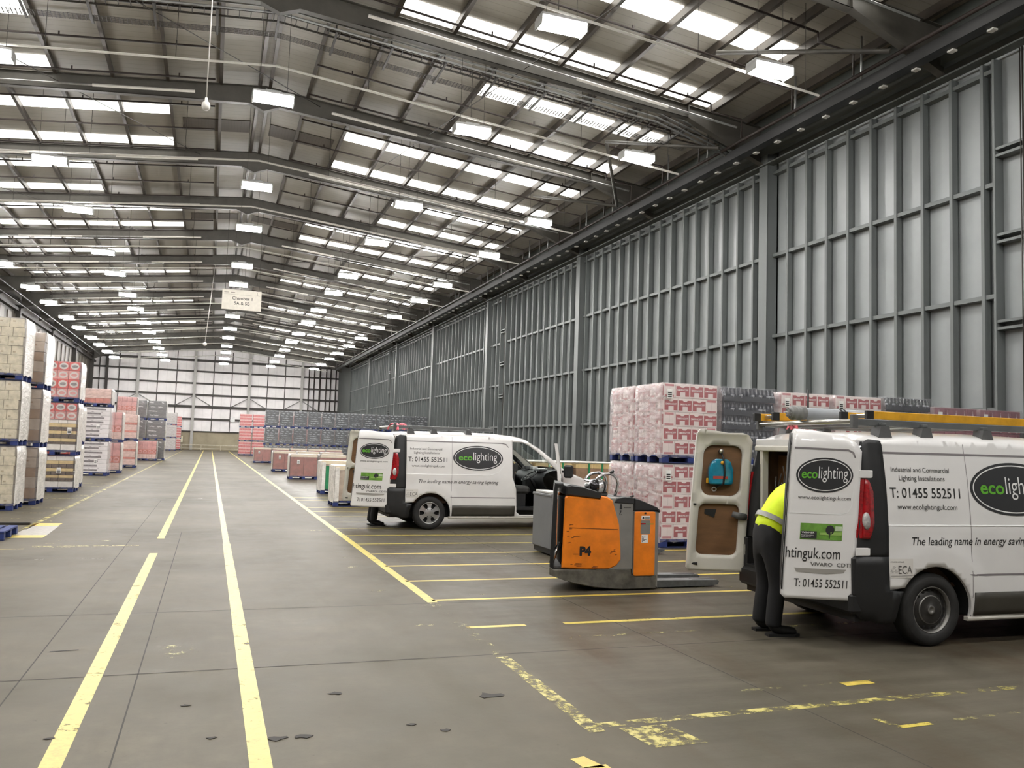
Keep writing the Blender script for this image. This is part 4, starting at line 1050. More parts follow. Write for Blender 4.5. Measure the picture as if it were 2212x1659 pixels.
    put_text(mb, 'eco', W*.18, W*.40, 1.505, .085, F2, 2, .022); put_text(mb, 'lighting', W*.415, W*.82, 1.505, .115, F2, 1, -.004)
    put_text(mb, 'www.ecolightinguk.com', W*.15, W*.88, 1.315, .036, F1, 3)
    put_text(mb, 'htinguk.com', W*.03, W*.78, .79, .10, F1, 3, .004); put_text(mb, 'VIVARO', W*.38, W*.68, .722, .034, F1, 5, .015); put_text(mb, 'CDTI', W*.74, W*.93, .722, .034, F1, 5, .015)
    put_text(mb, 'T: 01455 552511', W*.17, W*.90, .535, .075, F1, 3, .004)
    mb.build('lettering', MS_SIGN, door)
    mb = MB(); a0, a1 = W*.21, W*.79; K = W/.92
    put_poly(mb, [(a0, .955), (a1, .955), (a1, 1.10), (a0, 1.10)], F1, 0, .06)
    put_poly(mb, [(a0+.005, .965), (a0+.21*K, .965), (a0+.21*K, 1.03), (a0+.005, 1.03)], F2, 1, .06); put_text(mb, 'WINNER', a0+.012, a0+.18*K, 1.01, .016, T(3), 2, .01)
    put_text(mb, 'Energy Saving Lighting', a0+.012, a0+.17*K, .99, .009, T(3), 2); put_text(mb, 'Award of the year', a0+.012, a0+.14*K, .975, .009, T(3), 2)
    put_poly(mb, ellipse(a0+.375*K, 1.045, .055*K, .042, 20), F2, 1, .06); put_poly(mb, [(a0+.37*K, .97), (a0+.378*K, .97), (a0+.38*K, 1.01), (a0+.369*K, 1.01)], F2, 1, .06)
    put_poly(mb, [(a0+.25*K, 1.0), (a1-.005, 1.0), (a1-.005, 1.03), (a0+.25*K, 1.02)], F2, 3, .06); put_poly(mb, [(a0+.44*K, 1.04), (a1-.005, 1.04), (a1-.005, 1.08), (a0+.44*K, 1.08)], F2, 4, .06)
    mb.build('award_sticker', [mat('sticker_green', (106, 152, 62), .4, 0, .15, 14), M_LOGO, M_LOGOW, mat('sticker_leaf', (150, 186, 96), .4), mat('sticker_light', (188, 206, 170), .4)], door)
    return door, D
def make_van(name, label, loc, rz, style, cab_open, a_right, a_left):
    van = thing(name, label, 'van', loc, rz)
    # ---- body shell: sides, roof, bonnet, nose
    mb = MB(); so = side_outline()
    panel(mb, so, [DOOR_OPEN], lambda u, v, d: SR(u, v, d), .05, .03, 0, 1, 0)
    panel(mb, so, [DOOR_OPEN], lambda u, v, d: SL(u, v, d), .09, .03, 0, 1, 0, flip=True)
    def strip_rows(x0, x1, n):
        rows = []
        for i in range(n+1):
            x = x0+(x1-x0)*i/n; e, t = ez(x), topz(x); wv = ys(x, e)
            rows.append([(x, wv*q, e+(t-e)*(1-abs(q)**6)) for q in [-1, -.985, -.96, -.92, -.85, -.7, -.4, 0, .4, .7, .85, .92, .96, .985, 1]])
        return rows
    mb.grid(strip_rows(.10, 2.97, 30)); mb.grid(strip_rows(3.76, 4.70, 14))
    rows = []
    for (x, z) in ((4.70, .78), (4.76, .66), (4.78, .5), (4.75, .34), (4.68, .24)):
        wv = ys(min(x, 4.7), max(z, .5))-.01; rows.append([(x-.28*abs(q)**4, wv*q, z-(.045*abs(q)**6 if z > .7 else 0)) for q in [-1, -.9, -.7, -.4, 0, .4, .7, .9, 1]])
    mb.grid(rows)
    mb.bbox(.10, .24, -.80, .80, 1.765, 1.87, .01)
    mb.build('body_shell', [M_VW, M_VIN], van)
    mb = MB(); xs = [3.0+.74*i/8 for i in range(9)]
    mb.grid([[(x, (ys(x, ez(x))-.045)*q, ez(x)+(topz(x)-ez(x))*(1-abs(q)**6)) for q in (-1, -.9, -.6, -.3, 0, .3, .6, .9, 1)] for x in xs]); mb.build('windscreen', M_GLASS, van)
    for s in (-1, 1):
        mb = MB(); mb.grid([[(x, s*(ys(x, ez(x))-dy), ez(x)+.004+dy*.4) for dy in (.0, .025, .05)] for x in [2.96+.82*i/8 for i in range(9)]]); mb.build('windscreen_pillar', M_VW, van)
    # crease highlights and groove shade painted as strips; seams, lower moulding
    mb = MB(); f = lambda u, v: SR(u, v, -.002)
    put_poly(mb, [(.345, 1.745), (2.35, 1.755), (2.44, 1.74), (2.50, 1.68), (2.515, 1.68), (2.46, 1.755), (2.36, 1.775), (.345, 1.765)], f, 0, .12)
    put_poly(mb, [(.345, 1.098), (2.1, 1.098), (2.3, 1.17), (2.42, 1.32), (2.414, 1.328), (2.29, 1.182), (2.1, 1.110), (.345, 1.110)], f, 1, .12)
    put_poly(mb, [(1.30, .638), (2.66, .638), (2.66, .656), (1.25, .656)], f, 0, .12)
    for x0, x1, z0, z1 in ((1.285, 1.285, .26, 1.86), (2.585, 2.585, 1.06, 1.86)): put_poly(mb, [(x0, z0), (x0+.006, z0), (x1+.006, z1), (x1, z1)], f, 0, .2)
    mb.build('side_crease_shading', [M_GROOVE_SHADE, M_LOGOW], van)
    for F in (SR, SL):
        mb = MB(); panel(mb, [(1.31, .275), (2.66, .275), (2.66, .487), (1.31, .487)], [], lambda u, v, d: F(u, v, -.012+d), .1, .012, flip=F is SL); mb.build('side_moulding', M_STRIPV, van)
        mb = MB(); panel(mb, [(1.25, .225), (3.5, .225), (3.5, .262), (1.25, .262)], [], lambda u, v, d: F(u, .27, -.004+d)[:2]+(v,), .2, .05, flip=F is SL); mb.build('sill', M_VIN, van)
    mb = MB(); signage(mb, SR); mb.build('lettering', MS_SIGN, van)
    # ---- black rear corners and bumper, lamps
    for F, s in ((SR, -1), (SL, 1)):
        mb = MB(); fl = F is SL
        cp = [(.035, .82), (.346, .82), (.346, 1.83), (.33, 1.865), (.22, 1.875), (.15, 1.84), (.125, 1.7), (.10, 1.4), (.06, 1.1)]
        panel(mb, cp, [], lambda u, v, d: F(u, v, -.006+d), .07, .02, flip=fl)
        rows = []
        for i in range(13):
            z = .82+1.03*i/12; x = xr(z); wv = ys(x+.02, z); rows.append([(x+.035, s*wv, z), (x+.008, s*(wv-.03), z), (x, s*(wv-.06), z), (x+.005, s*.70, z), (x+.09, s*.69, z)])
        mb.grid(rows); mb.build('corner_trim', M_VBLK, van)
        mb = MB(); lp = [(.075, .985), (.15, .98), (.195, 1.12), (.20, 1.40), (.165, 1.50), (.13, 1.515), (.10, 1.3)]
        panel(mb, lp, [], lambda u, v, d: F(u, v, -.022+d), .05, .02, flip=fl)
        rows = []
        for i in range(9):
            z = .985+.53*i/8; x = xr(z); wv = ys(x+.02, z); rows.append([(x+.06, s*(wv+.018), z), (x+.02, s*(wv+.01), z), (x-.012, s*(wv-.025), z), (x-.012, s*(wv-.055), z), (x+.02, s*(wv-.06), z)])
        mb.grid(rows); lamp = mb.build('tail_lamp', M_REDL, van, label='red tail lamp with clear lens')
        mb = MB(); panel(mb, ellipse(.115, 1.14, .035, .075, 20), [], lambda u, v, d: F(u, v, -.030+d), .05, .008, flip=fl); mb.build('clear_lens', M_CLEARL, lamp)
        for z in (1.555, .865):
            mb = MB(); mb.bbox(xr(z)-.02, xr(z)+.13, s*(ys(xr(z)+.05, z)+.012)-.008, s*(ys(xr(z)+.05, z)+.012)+.008, z-.035, z+.035, .004); mb.build('door_hinge', M_VW, van)
        mb = MB(); bp = [(.0, .36), (.0, .80), (.02, .822), (.338, .822), (.338, .53), (.45, .515)]+arc(.86, .31, .425, 151, 176, 5)+[(.42, .24), (.28, .225), (.08, .27)]
        panel(mb, bp, [], lambda u, v, d: F(u, v, -.014+d), .08, .03, flip=fl); mb.build('bumper_corner', M_VBLK, van)
        mb = MB(); panel(mb, [(.06, .62), (.12, .62), (.12, .73), (.05, .73)], [], lambda u, v, d: (-.012, s*(.86-.9*(u-.05)), v), .2, 0, flip=not fl); mb.build('reflector', M_REFL, van)
    mb = MB(); mb.bbox(-.035, .16, -.90, .90, .31, .50, .03); mb.bbox(-.005, .12, -.9, -.78, .48, .81, .01); mb.bbox(-.005, .12, .78, .9, .48, .81, .01); mb.box(-.005, .1, -.8, .8, .49, .53); mb.box(.05, .3, -.85, .85, .24, .33); mb.build('rear_bumper', M_VBLK, van)
    # ---- inside the load bay
    mb = MB(); mb.box(.1, 2.5, -.8, .8, .52, .56); mb.box(.16, 2.5, -.77, -.74, .56, 1.76); mb.box(.16, 2.5, .74, .77, .56, 1.76); mb.box(.2, 2.5, -.77, .77, 1.76, 1.78); mb.box(2.48, 2.52, -.77, .77, .5, 1.78); mb.build('load_lining', M_PLYD, van)
    mb = MB()
    for s in (-1, 1): mb.bbox(.10, .19, s*.70-.03, s*.70+.02, .50, 1.8, .012)
    mb.bbox(.09, .17, -.80, .80, 1.74, 1.80, .01); mb.build('rear_frame', M_VIN, van)
    mb = MB()
    for z in (.85, 1.15, 1.45): mb.box(.35, 2.3, .42, .735, z, z+.02)
    for x in (.35, 1.3, 2.28): mb.box(x, x+.02, .42, .735, .56, 1.7)
    mb.build('shelving', M_PLY, van)
    R = random.Random(4)
    mb = MB(); x = .4
    while x < 2.2:
        for z in (.57, .87, 1.17, 1.47): mb.bbox(x, x+R.uniform(.1, .24), .46, .72, z, z+R.uniform(.08, .24), .006, R.randrange(3))
        x += .28
    mb.build('stowed_parts', [M_CABG, M_BROWN, M_CABD], van)
    mb = MB()
    for i in range(7):
        y0, z0 = R.uniform(.45, .76), R.uniform(1.35, 1.6); p = [(.2+R.uniform(0, .1), y0, z0)]
        for k in range(6): p.append((p[-1][0]+R.uniform(-.03, .03), p[-1][1]+R.uniform(-.04, .04), p[-1][2]-.12))
        mb.tube(p, .006, 5)
    mb.build('hanging_cables', M_CABG, van)
    mb = MB(); mb.box(.12, 4.6, -.68, .68, .23, .46); mb.box(.45, 1.3, -.9, .9, .72, .76); mb.box(3.55, 4.4, -.88, .88, .72, .76); mb.build('underbody', M_SEAL, van)
    for x in (.86, 3.96):
        for s in (-1, 1):
            mb = MB(); k = arc(x, .31, .425, -5, 185, 16); mb.grid([[(u, s*.925, v) for u, v in k], [(u, s*.66, v) for u, v in k], [(x, s*.66, .31)]*len(k)]); mb.build('wheel_arch_liner', M_SEAL, van)
    for x in (.86, 3.96):
        for s in (-1, 1): wheel(van, x, s*.815, style, s)
    # ---- cab
    mb = MB(); mb.box(2.52, 3.6, -.88, .88, .40, .46); mb.build('cab_floor', M_CABD, van)
    mb = MB()
    rows = [[(x, y, z) for y in (-.86, -.5, -.2, .2, .5, .86)] for x, z in ((3.75, 1.24), (3.5, 1.22), (3.36, 1.16), (3.30, 1.06), (3.33, .92), (3.42, .8), (3.5, .5))]
    mb.grid(rows); mb.bbox(3.32, 3.5, -.62, -.25, 1.16, 1.25, .03); mb.bbox(3.2, 3.5, -.12, .12, .7, 1.05, .03); mb.build('dashboard', M_CABD, van)
    mb = MB(); c = Vector((3.16, -.42, 1.09)); ax = Vector((.55, 0, -.83)).normalized(); a_ = Vector((0, 1, 0)); b_ = ax.cross(a_)
    mb.tube([c+(a_*math.cos(t*PI/14)+b_*math.sin(t*PI/14))*.19 for t in range(29)], .014, 6, caps=False)
    for t in (0, 2.3, 4.0): mb.tube([c+ax*.03, c+(a_*math.cos(t)+b_*math.sin(t))*.18], .014, 5)
    mb.tube([c+ax*.0, c+ax*.3], .035, 8); mb.build('steering_wheel', M_CABD, van)
    for y in (-.45, .25, .62):
        mb = MB(); mb.bbox(2.62, 3.10, y-.23, y+.23, .72, .88, .05); mb.bbox(2.60, 2.76, y-.22, y+.22, .86, 1.38, .05, M=None); mb.bbox(2.62, 2.72, y-.12, y+.12, 1.40, 1.55, .03); mb.box(2.64, 3.0, y-.2, y+.2, .45, .72, 1); mb.build('seat', [M_SEAT, M_CABD], van)
    mb = MB(); mb.tube([(2.64, -.80, 1.05), (2.62, -.76, 1.72)], .022, 6); mb.build('seat_belt', M_SEAL, van)
    mb = MB()
    for i in range(10):
        x = R.uniform(3.36, 3.62); y = R.uniform(-.6, .5); mb.bbox(x, x+R.uniform(.06, .2), y, y+R.uniform(.08, .2), 1.215, 1.24+R.uniform(.0, .04), .004, i % 2)
    mb.build('dashboard_papers', [M_LOGOW, M_CABG], van)
    # cab doors: the near one (right, driver) may stand open
    for F, s in ((SR, -1), (SL, 1)):
        shr = lambda poly, k: [(3.13+(x-3.13)*k, 1.05+(z-1.05)*k) for x, z in poly]
        opened = cab_open and s < 0; a = math.radians(-66 if opened else 0); hx, hy = 3.70, s*ys(3.7, .9)
        def CD(u, v, d, F=F, a=a, hx=hx, hy=hy):
            x, y, z = F(u, v, d); dx, dy = x-hx, y-hy; return (hx+dx*math.cos(-a)-dy*math.sin(-a), hy+dx*math.sin(-a)+dy*math.cos(-a), z)
        mb = MB(); panel(mb, shr(DOOR_OPEN, .992), [DOOR_WIN], lambda u, v, d: CD(u, v, d+.002), .09, .06, 0, 1, 0, flip=F is SL)
        door = mb.build('cab_door', [M_VW, M_CABD if s > 0 else M_VIN], van)
        mb = MB(); panel(mb, DOOR_WIN, [], lambda u, v, d: CD(u, v, .03), .3, 0, flip=F is SL); mb.build('window_glass', M_GLASS, door)
        mb = MB(); panel(mb, [(2.80, 1.70), (2.83, 1.70), (2.83, 1.10), (2.80, 1.10)] if s > 0 else [(3.30, 1.36), (3.33, 1.345), (3.33, 1.10), (3.30, 1.10)], [], lambda u, v, d: CD(u, v, .02+d), .2, .02, flip=F is SL); mb.build('window_bar', M_SEAL, door)
        mb = MB(); q = Vector(CD(3.50, 1.22, -.02)); q2 = Vector(CD(3.46, 1.22, -.22)); dv = (q2-q).normalized(); px = Vector((dv.y, -dv.x, 0))
        Mx = Matrix((dv, px, Vector((0, 0, 1)))).transposed().to_4x4(); Mx.translation = q
        mb.tube([q, q2], .025, 6); mb.bbox(.04, .23, -.07, .06, -.13, .14, .035, M=Mx); mb.build('wing_mirror', M_VBLK, door)
        mb = MB(); panel(mb, [(2.72, .95), (2.86, .95), (2.86, 1.0), (2.72, 1.0)], [], lambda u, v, d: CD(u, v, -.014+d), .1, .014, flip=F is SL); mb.build('door_handle', M_VBLK, door)
    # nose: lamps, grille
    for s in (-1, 1):
        mb = MB(); mb.grid([[(x, s*y, z) for x, y, z in r] for r in (((4.30, .845, 1.0), (4.45, .79, 1.0), (4.55, .70, .96)), ((4.36, .85, .88), (4.56, .775, .86), (4.66, .66, .84)), ((4.44, .835, .76), (4.62, .755, .74), (4.70, .64, .74)))]); mb.build('head_lamp', M_CLEARL, van)
    mb = MB(); mb.bbox(4.66, 4.80, -.5, .5, .52, .72, .02); mb.build('grille', M_VBLK, van)
    # ---- roof rack
    for s in (-1, 1):
        mb = MB(); mb.bbox(.14, 2.22, s*.70-.02, s*.70+.02, 2.0, 2.065, .006); mb.build('rack_rail', M_RACK, van)
    for x in (.45, .93, 1.66):
        mb = MB(); mb.bbox(x-.03, x+.03, -.76, .76, 2.005, 2.035, .005); mb.build('rack_bar', M_RACK, van)
        for s in (-1, 1):
            mb = MB(); mb.prism([(x-.08, 1.885), (x+.08, 1.885), (x+.04, 2.005), (x-.05, 2.005)], 'y', s*.72-.06, s*.72+.06); mb.build('rack_foot', M_CABG, van)
    mb = MB(); mb.tube([(.12, -.74, 2.035), (.12, .74, 2.035)], .025, 10); mb.bbox(.09, .15, -.78, -.73, 1.97, 2.10, .006, 1); mb.bbox(.09, .15, .73, .78, 1.97, 2.10, .006, 1); mb.build('rear_roller', [M_ALU, M_CABG], van)
    dr, DR = make_door(van, True, a_right[0], a_right[1], a_right[2], 1.95)
    dl, DL = make_door(van, False, a_left, .62, 1.91, 1.96)
    return van, DR, DL
def van_at(lx, ly, X, Y, rz):
    c, s = math.cos(rz), math.sin(rz); return (X-(lx*c-ly*s), Y-(lx*s+ly*c), 0)
NZ = math.radians(-2.2); NLOC = van_at(.86, -.92, 6.32, 6.10, NZ)
van_near, NDR, NDL = make_van('panel_van', 'white lettered panel van close by at the right edge, ladders on its roof', NLOC, NZ, 'steel', False, (65.5, .63, 1.83), 111)
FZ = math.radians(.2); FLOC = van_at(.86, -.92, 4.215, 16.58, FZ)
van_far, FDR, FDL = make_van('panel_van', 'white lettered panel van farther off with its driver door open', FLOC, FZ, 'alloy', True, (60, .78, 1.88), 100)
def toN(p): return Matrix.Translation(NLOC) @ Matrix.Rotation(NZ, 4, 'Z') @ Vector(p)
def toF(p): return Matrix.Translation(FLOC) @ Matrix.Rotation(FZ, 4, 'Z') @ Vector(p)
# ---- ladders, tube and rags on the roofs
def ladder(label, lx, ly, lz, L, wd):
    t = thing('step_ladder', label, 'ladder', toN((lx, ly, lz)), NZ, 'yellow ladders on the near van')
    for y in (0, wd):
        mb = MB(); mb.bbox(0, L, y-.016, y+.016, 0, .078, .004); mb.bbox(-.01, .07, y-.02, y+.02, -.004, .082, .004, 1); mb.build('ladder_rail', [M_YEL, M_SEAL], t)
    x = .12
    while x < L: mb = MB(); mb.bbox(x, x+.03, .016, wd-.016, .02, .06, .004); mb.build('rung', M_ALU, t); x += .28
    return t
ladder('yellow ladder lying nearest on the roof rack of the near van', .34, -.66, 2.066, 2.9, .36)
ladder('yellow ladder on the near van roof, end on above the open door', .02, .36, 2.066, 2.6, .34)
t = thing('pipe_tube', 'grey plastic carrying tube strapped on the roof rack of the near van', 'tube', toN((.0, .02, 2.13)), NZ)
mb = MB(); mb.tube([(.12, 0, 0), (2.4, 0, 0)], .062, 20); mb.build('tube_body', M_TUBE, t)
mb = MB(); mb.lathe([(0, -.03), (.05, -.03), (.055, -.015), (.055, 0), (.07, .0), (.072, .03), (.066, .035), (.066, .06), (.072, .065), (.072, .10), (.066, .105), (.066, .15), (.062, .15)], (0, 0, 0), 'x', 20)
for i in range(8): mb.bbox(-.045, -.03, -.006+.04*math.cos(i*PI/4), .006+.04*math.cos(i*PI/4), .04*math.sin(i*PI/4)-.006, .04*math.sin(i*PI/4)+.006, .002)
mb.build('end_cap', mat('cap_grey', (112, 112, 110), .5, 0, .1), t)
mb = MB(); mb.lathe([(.064, .55), (.068, .55), (.068, .575), (.064, .575)], (0, 0, 0), 'x', 16); mb.lathe([(.064, .60), (.068, .60), (.068, .615), (.064, .615)], (0, 0, 0), 'x', 16); mb.build('strap', M_SEAL, t)
t = thing('ladder_clamp', 'thin black clamp rod standing up beside the grey roof tube', 'clamp', toN((.36, .24, 2.035)), NZ)
mb = MB(); mb.tube([(0, 0, 0), (0, 0, .36)], .01, 6); mb.box(-.12, .14, -.015, .015, .0, .03); mb.tube([(-.1, 0, .03), (-.14, 0, .12)], .012, 5); mb.tube([(.1, 0, .03), (.15, 0, .11)], .012, 5); mb.build('clamp_rod', M_SEAL, t)
def rag(label, loc, rz, sc, seed):
    R = random.Random(seed); mb = MB()
    for i in range(7):
        a = R.uniform(0, 2*PI); L = R.uniform(.12, .3)*sc; p = []
        for k in range(6):
            f_ = k/5; p.append((math.cos(a)*L*f_, math.sin(a)*L*f_, sc*(.10*math.sin(f_*PI*1.1)+.02*R.random())))
        mb.grid([[(x-.03*sc*math.sin(a), y+.03*sc*math.cos(a), z+R.uniform(0, .02)) for x, y, z in p], [(x, y, z+.03*sc) for x, y, z in p], [(x+.03*sc*math.sin(a), y-.03*sc*math.cos(a), z) for x, y, z in p]])
    o = mb.build('pink_rag', M_PINKR2, None, loc, rz); return tag(o, label, 'rag')
rag('pink warning rag tied at the rear roof edge of the far van', toF((.22, -.5, 1.985)), FZ, .9, 2)
rag('small pink rag on the rear roof edge of the near van', toN((.2, .25, 1.975)), NZ, .5, 5)
# ---- teal case hung on the near van's left rear door
W_ = .62
def onD(s_, v, d): return toN(NDL(s_, v, d))
c0 = onD(.33, 1.64, .05); n_ = (onD(.42, 1.5, .2)-onD(.42, 1.5, .1)).normalized(); u_ = (onD(.5, 1.5, .1)-onD(.4, 1.5, .1)).normalized(); z_ = Vector((0, 0, 1))
t = thing('hung_case', 'teal plastic case hung by a strap inside the near van rear door', 'case', c0)
def HC(x, z, d): return tuple(u_*x+z_*z+n_*d)
mb = MB(); sh = [(-.06, 0), (.06, 0), (.10, -.03), (.13, -.10), (.135, -.26), (.12, -.275), (-.11, -.275), (-.125, -.26), (-.13, -.12), (-.10, -.03)]
panel(mb, sh, [], lambda x, z, d: HC(x, z, .06-d+.02*math.cos(x*10)), .04, .10, 0); mb.build('case_body', mat('teal_plastic', (22, 128, 158), .25, 0, .15, 8, .6), t)
mb = MB(); mb.tube([HC(.0, .07, .03), HC(-.02, .0, .095), HC(-.035, -.15, .09), HC(-.02, -.27, .085), HC(.05, -.31, .03)], .012, 6); mb.tube([HC(.0, .08, .0), HC(.0, .08, .05)], .025, 10); mb.build('strap', M_SEAL, t)
mb = MB(); mb.lathe([(0, -.01), (.026, -.006), (.026, .006), (0, .01)], HC(.0, .085, .06), 'y', 14); mb.tube([Vector(HC(.07+.022*math.cos(a*PI/6), -.33+.022*math.sin(a*PI/6), .03)) for a in range(13)], .007, 5); mb.build('clip', M_ALU, t)
mb = MB(); mb.lathe([(0, -.01), (.02, -.006), (.02, .006), (0, .01)], HC(-.005, -.04, .10), 'y', 12); mb.bbox(-.016, .016, -.016, .016, -.028, .028, .006, M=Matrix.Translation(HC(.14, -.24, .03))); mb.build('buckle', M_YEL, t)
mb = MB(); put_poly(mb, [(-.09, -.215), (.07, -.215), (.07, -.185), (-.09, -.185)], lambda x, z: HC(-x, z, .085), 0, .1); mb.build('case_label', mat('label_red', (170, 70, 60), .5), t)
# ================================================================== ride-on pallet trucks
M_ORG = mat('truck_orange', (226, 124, 26), .42, 0, .14, 3.5); M_TGR = mat('truck_grey', (122, 120, 116), .5, 0, .08, 3); M_TGRD = mat('truck_grey_dark', (74, 74, 74), .55, 0, .12, 4); M_TBK = mat('truck_black', (27, 27, 29), .45, 0, .12, 5)
M_SKIRT = mat('truck_skirt', (92, 89, 82), .6, 0, .3, 7); M_FORK = mat('fork_grey', (96, 98, 98), .45, .3, .2, 8); M_SCUFF = mat('scuff_dark', (120, 62, 18), .7)
M_CHR = mat('chrome', (200, 200, 200), .18, .95, .05, 6); M_SILV = mat('silver_strip', (206, 206, 204), .3, .4, .05)
def make_truck(name, label, loc, detail):
    t = thing(name, label, 'pallet truck', loc); Wd = .80
    def taper(mb):
        mb.v = [(x+.34*(y/Wd)*max(0, 1-max(x, 0)/.62), y, z) for x, y, z in mb.v]; return mb
    def slab(nm, poly, m, y0, y1, r=.012, parent=None, lab=None):
        """side-profile slab with softened edges"""
        mb = MB(); cx = sum(p[0] for p in poly)/len(poly); cz = sum(p[1] for p in poly)/len(poly)
        def sh(k): return [(cx+(x-cx)*(1-k/max(.05, abs(x-cx)+.02)), cz+(z-cz)*(1-k/max(.05, abs(z-cz)+.02))) for x, z in poly]
        rings = [(sh(r), y0), (poly, y0+r), (poly, y1-r), (sh(r), y1)]; n = len(poly); b = len(mb.v)
        for pl, y in rings: mb.v += [(x, y, z) for x, z in pl]
        for k in range(3):
            for i in range(n): j = (i+1) % n; mb.face((b+k*n+i, b+k*n+j, b+(k+1)*n+j, b+(k+1)*n+i), 0)
        vv, F = tri2d(rings[0][0], (), 9); 
        for y, rev in ((y0, 0), (y1, 1)):
            q = len(mb.v); mb.v += [(x, y, z) for x, z in vv]
            for f in F: mb.face([q+i for i in (reversed(f) if rev else f)], 0)
        return taper(mb).build(nm, m, parent or t, label=lab)
    slab('chassis', [(.0, .30), (.003, .216), (.12, .165), (.32, .10), (.60, .045), (.95, .014), (1.43, .014), (1.44, .18), (1.09, .19), (1.08, .26), (.05, .27)], M_SKIRT, .0, Wd)
    slab('back_panel', [(.0, .28), (.045, .27), (.085, 1.24), (.16, 1.25), (.155, 1.285), (.045, 1.29), (.03, 1.2)], M_TBK, .03, Wd-.03)
    mb = MB(); mb.bbox(.05, .75, .06, Wd-.06, .265, .30, .01); mb.box(.17, .95, .065, Wd-.065, .3, 1.10, 1); taper(mb).build('operator_platform_fill', [M_TGRD, M_TBK], t)  # black box added under the hood stands in for the dark operator gap
    mb = MB(); mb.tube([(.07, .12, .33), (.13, .14, .46), (.2, .16, .56)], .03, 10); mb.build('gas_spring', M_CHR, t)
    org = [(.155, .286), (.165, .6), (.178, 1.12), (.20, 1.14), (.64, 1.10), (.66, 1.145), (.74, 1.13), (.81, 1.09), (.905, .80), (.93, .52), (.935, .373), (.88, .30), (.78, .264), (.50, .268)]
    for y0, y1 in ((-.012, .06), (Wd-.06, Wd+.012)):
        p = slab('side_panel', org, M_ORG, y0, y1, .014, lab='orange side panel')
        if y0 < 0 and detail:
            mb = MB(); f = lambda u, v: (u, -.0145, v)
            put_text(mb, 'P4', .38, .53, .435, .105, f, 0, .055); mb.build('lettering', M_TBK, p)
            mb = MB(); R = random.Random(12)
            put_poly(mb, [(.24, .757), (.88, .733), (.88, .742), (.24, .765)], f, 0, .2)
            for i in range(26):
                x, z, L = R.choice(((.2, .5, .03), (.22, .35, .05), (.3, .3, .12), (.8, .45, .04), (.55, .28, .1))); x += R.uniform(-.02, .05); z += R.uniform(-.03, .45 if x < .3 else .05); put_poly(mb, [(x, z), (x+L*R.uniform(.2, 1), z+.002), (x+L*.8, z+.008), (x+.002, z+.01)], f, 0, .2)
            mb.build('scuffs', M_SCUFF, p)
    slab('hood', [(.19, 1.145), (.645, 1.10), (.66, 1.165), (.52, 1.22), (.38, 1.255), (.24, 1.272), (.185, 1.255)], M_TBK, -.02, Wd+.02, .02)
    h = slab('motor_housing', [(.60, .25), (1.10, .25), (1.10, 1.10), (.95, 1.125), (.66, 1.12)], M_TGR, .0, Wd, .012)
    slab('housing_cap', [(.83, 1.06), (1.105, 1.045), (1.105, 1.122), (.98, 1.135), (.86, 1.115)], M_TBK, -.012, Wd+.012, .012)
    slab('battery_case', [(1.10, .2), (1.455, .02), (1.46, .95), (1.40, .96), (1.10, .96)], M_TGR, .004, Wd-.004, .015)
    slab('battery_lid', [(1.102, .962), (1.45, .965), (1.465, .94), (1.475, .96), (1.44, 1.0), (1.28, 1.065), (1.16, 1.11), (1.102, 1.122)], M_TBK, -.008, Wd+.008, .02)
    for y0 in (-.014, Wd+.002):
        d = slab('battery_door', rrect(1.108, 1.398, .175, .955, .02), M_ORG, y0, y0+.012, .005, lab='orange battery door')
        if y0 < 0 and detail:
            mb = MB(); f = lambda u, v: (u, -.0155, v); f2 = lambda u, v: (u, -.0165, v)
            put_poly(mb, rrect(1.20, 1.32, .86, .905, .006), f, 0, .3); put_poly(mb, [(1.25, .862), (1.315, .862), (1.315, .895), (1.25, .895)], f2, 3, .3); put_poly(mb, [(1.21, .87), (1.24, .87), (1.235, .895), (1.215, .89)], f2, 2, .3)
            put_poly(mb, rrect(1.19, 1.325, .68, .85, .02), f, 1, .3); put_poly(mb, [(1.19, .80), (1.26, .80), (1.26, .815), (1.19, .815)], f2, 4, .3); put_poly(mb, [(1.27, .80), (1.37, .80), (1.37, .81), (1.27, .81)], f2, 5, .3)
            put_poly(mb, rrect(1.205, 1.295, .575, .675, .004), f, 0, .3)
            for k in range(6): put_poly(mb, [(1.212, .585+.014*k), (1.225+.06*((k*7) % 5)/5, .585+.014*k), (1.225+.06*((k*7) % 5)/5, .593+.014*k), (1.212, .593+.014*k)], f2, 2, .3)
            put_poly(mb, [(1.24, .925), (1.268, .925), (1.268, .948), (1.24, .948)], f, 2, .3)
            mb.build('door_stickers', [M_LABEL, M_TGR, M_TBK, M_GALV, M_REDL, mat('mark_green', (90, 150, 60), .5)], d)
    if detail:
        mb = MB(); f = lambda u, v: (u, -.0035, v)
        put_poly(mb, [(.905, .985), (.94, .985), (.938, 1.02), (.932, 1.045), (.912, 1.045), (.907, 1.02)], f, 0, .3)
        p = [(.922, .97), (.922, .955), (.915, .94), (.908, .93), (.914, .915), (.928, .915), (.934, .925)]
        for a, b in zip(p, p[1:]): put_poly(mb, [(a[0]-.005, a[1]), (a[0]+.005, a[1]), (b[0]+.005, b[1]-.003), (b[0]-.005, b[1]-.003)], f, 0, .3)
        for k in range(6): put_poly(mb, [(.965+.016*k, 1.0), (.976+.016*k, 1.0), (.976+.016*k, 1.008), (.965+.016*k, 1.008)], f, 0, .3)
        mb.build('hook_symbol', M_TBK, h)
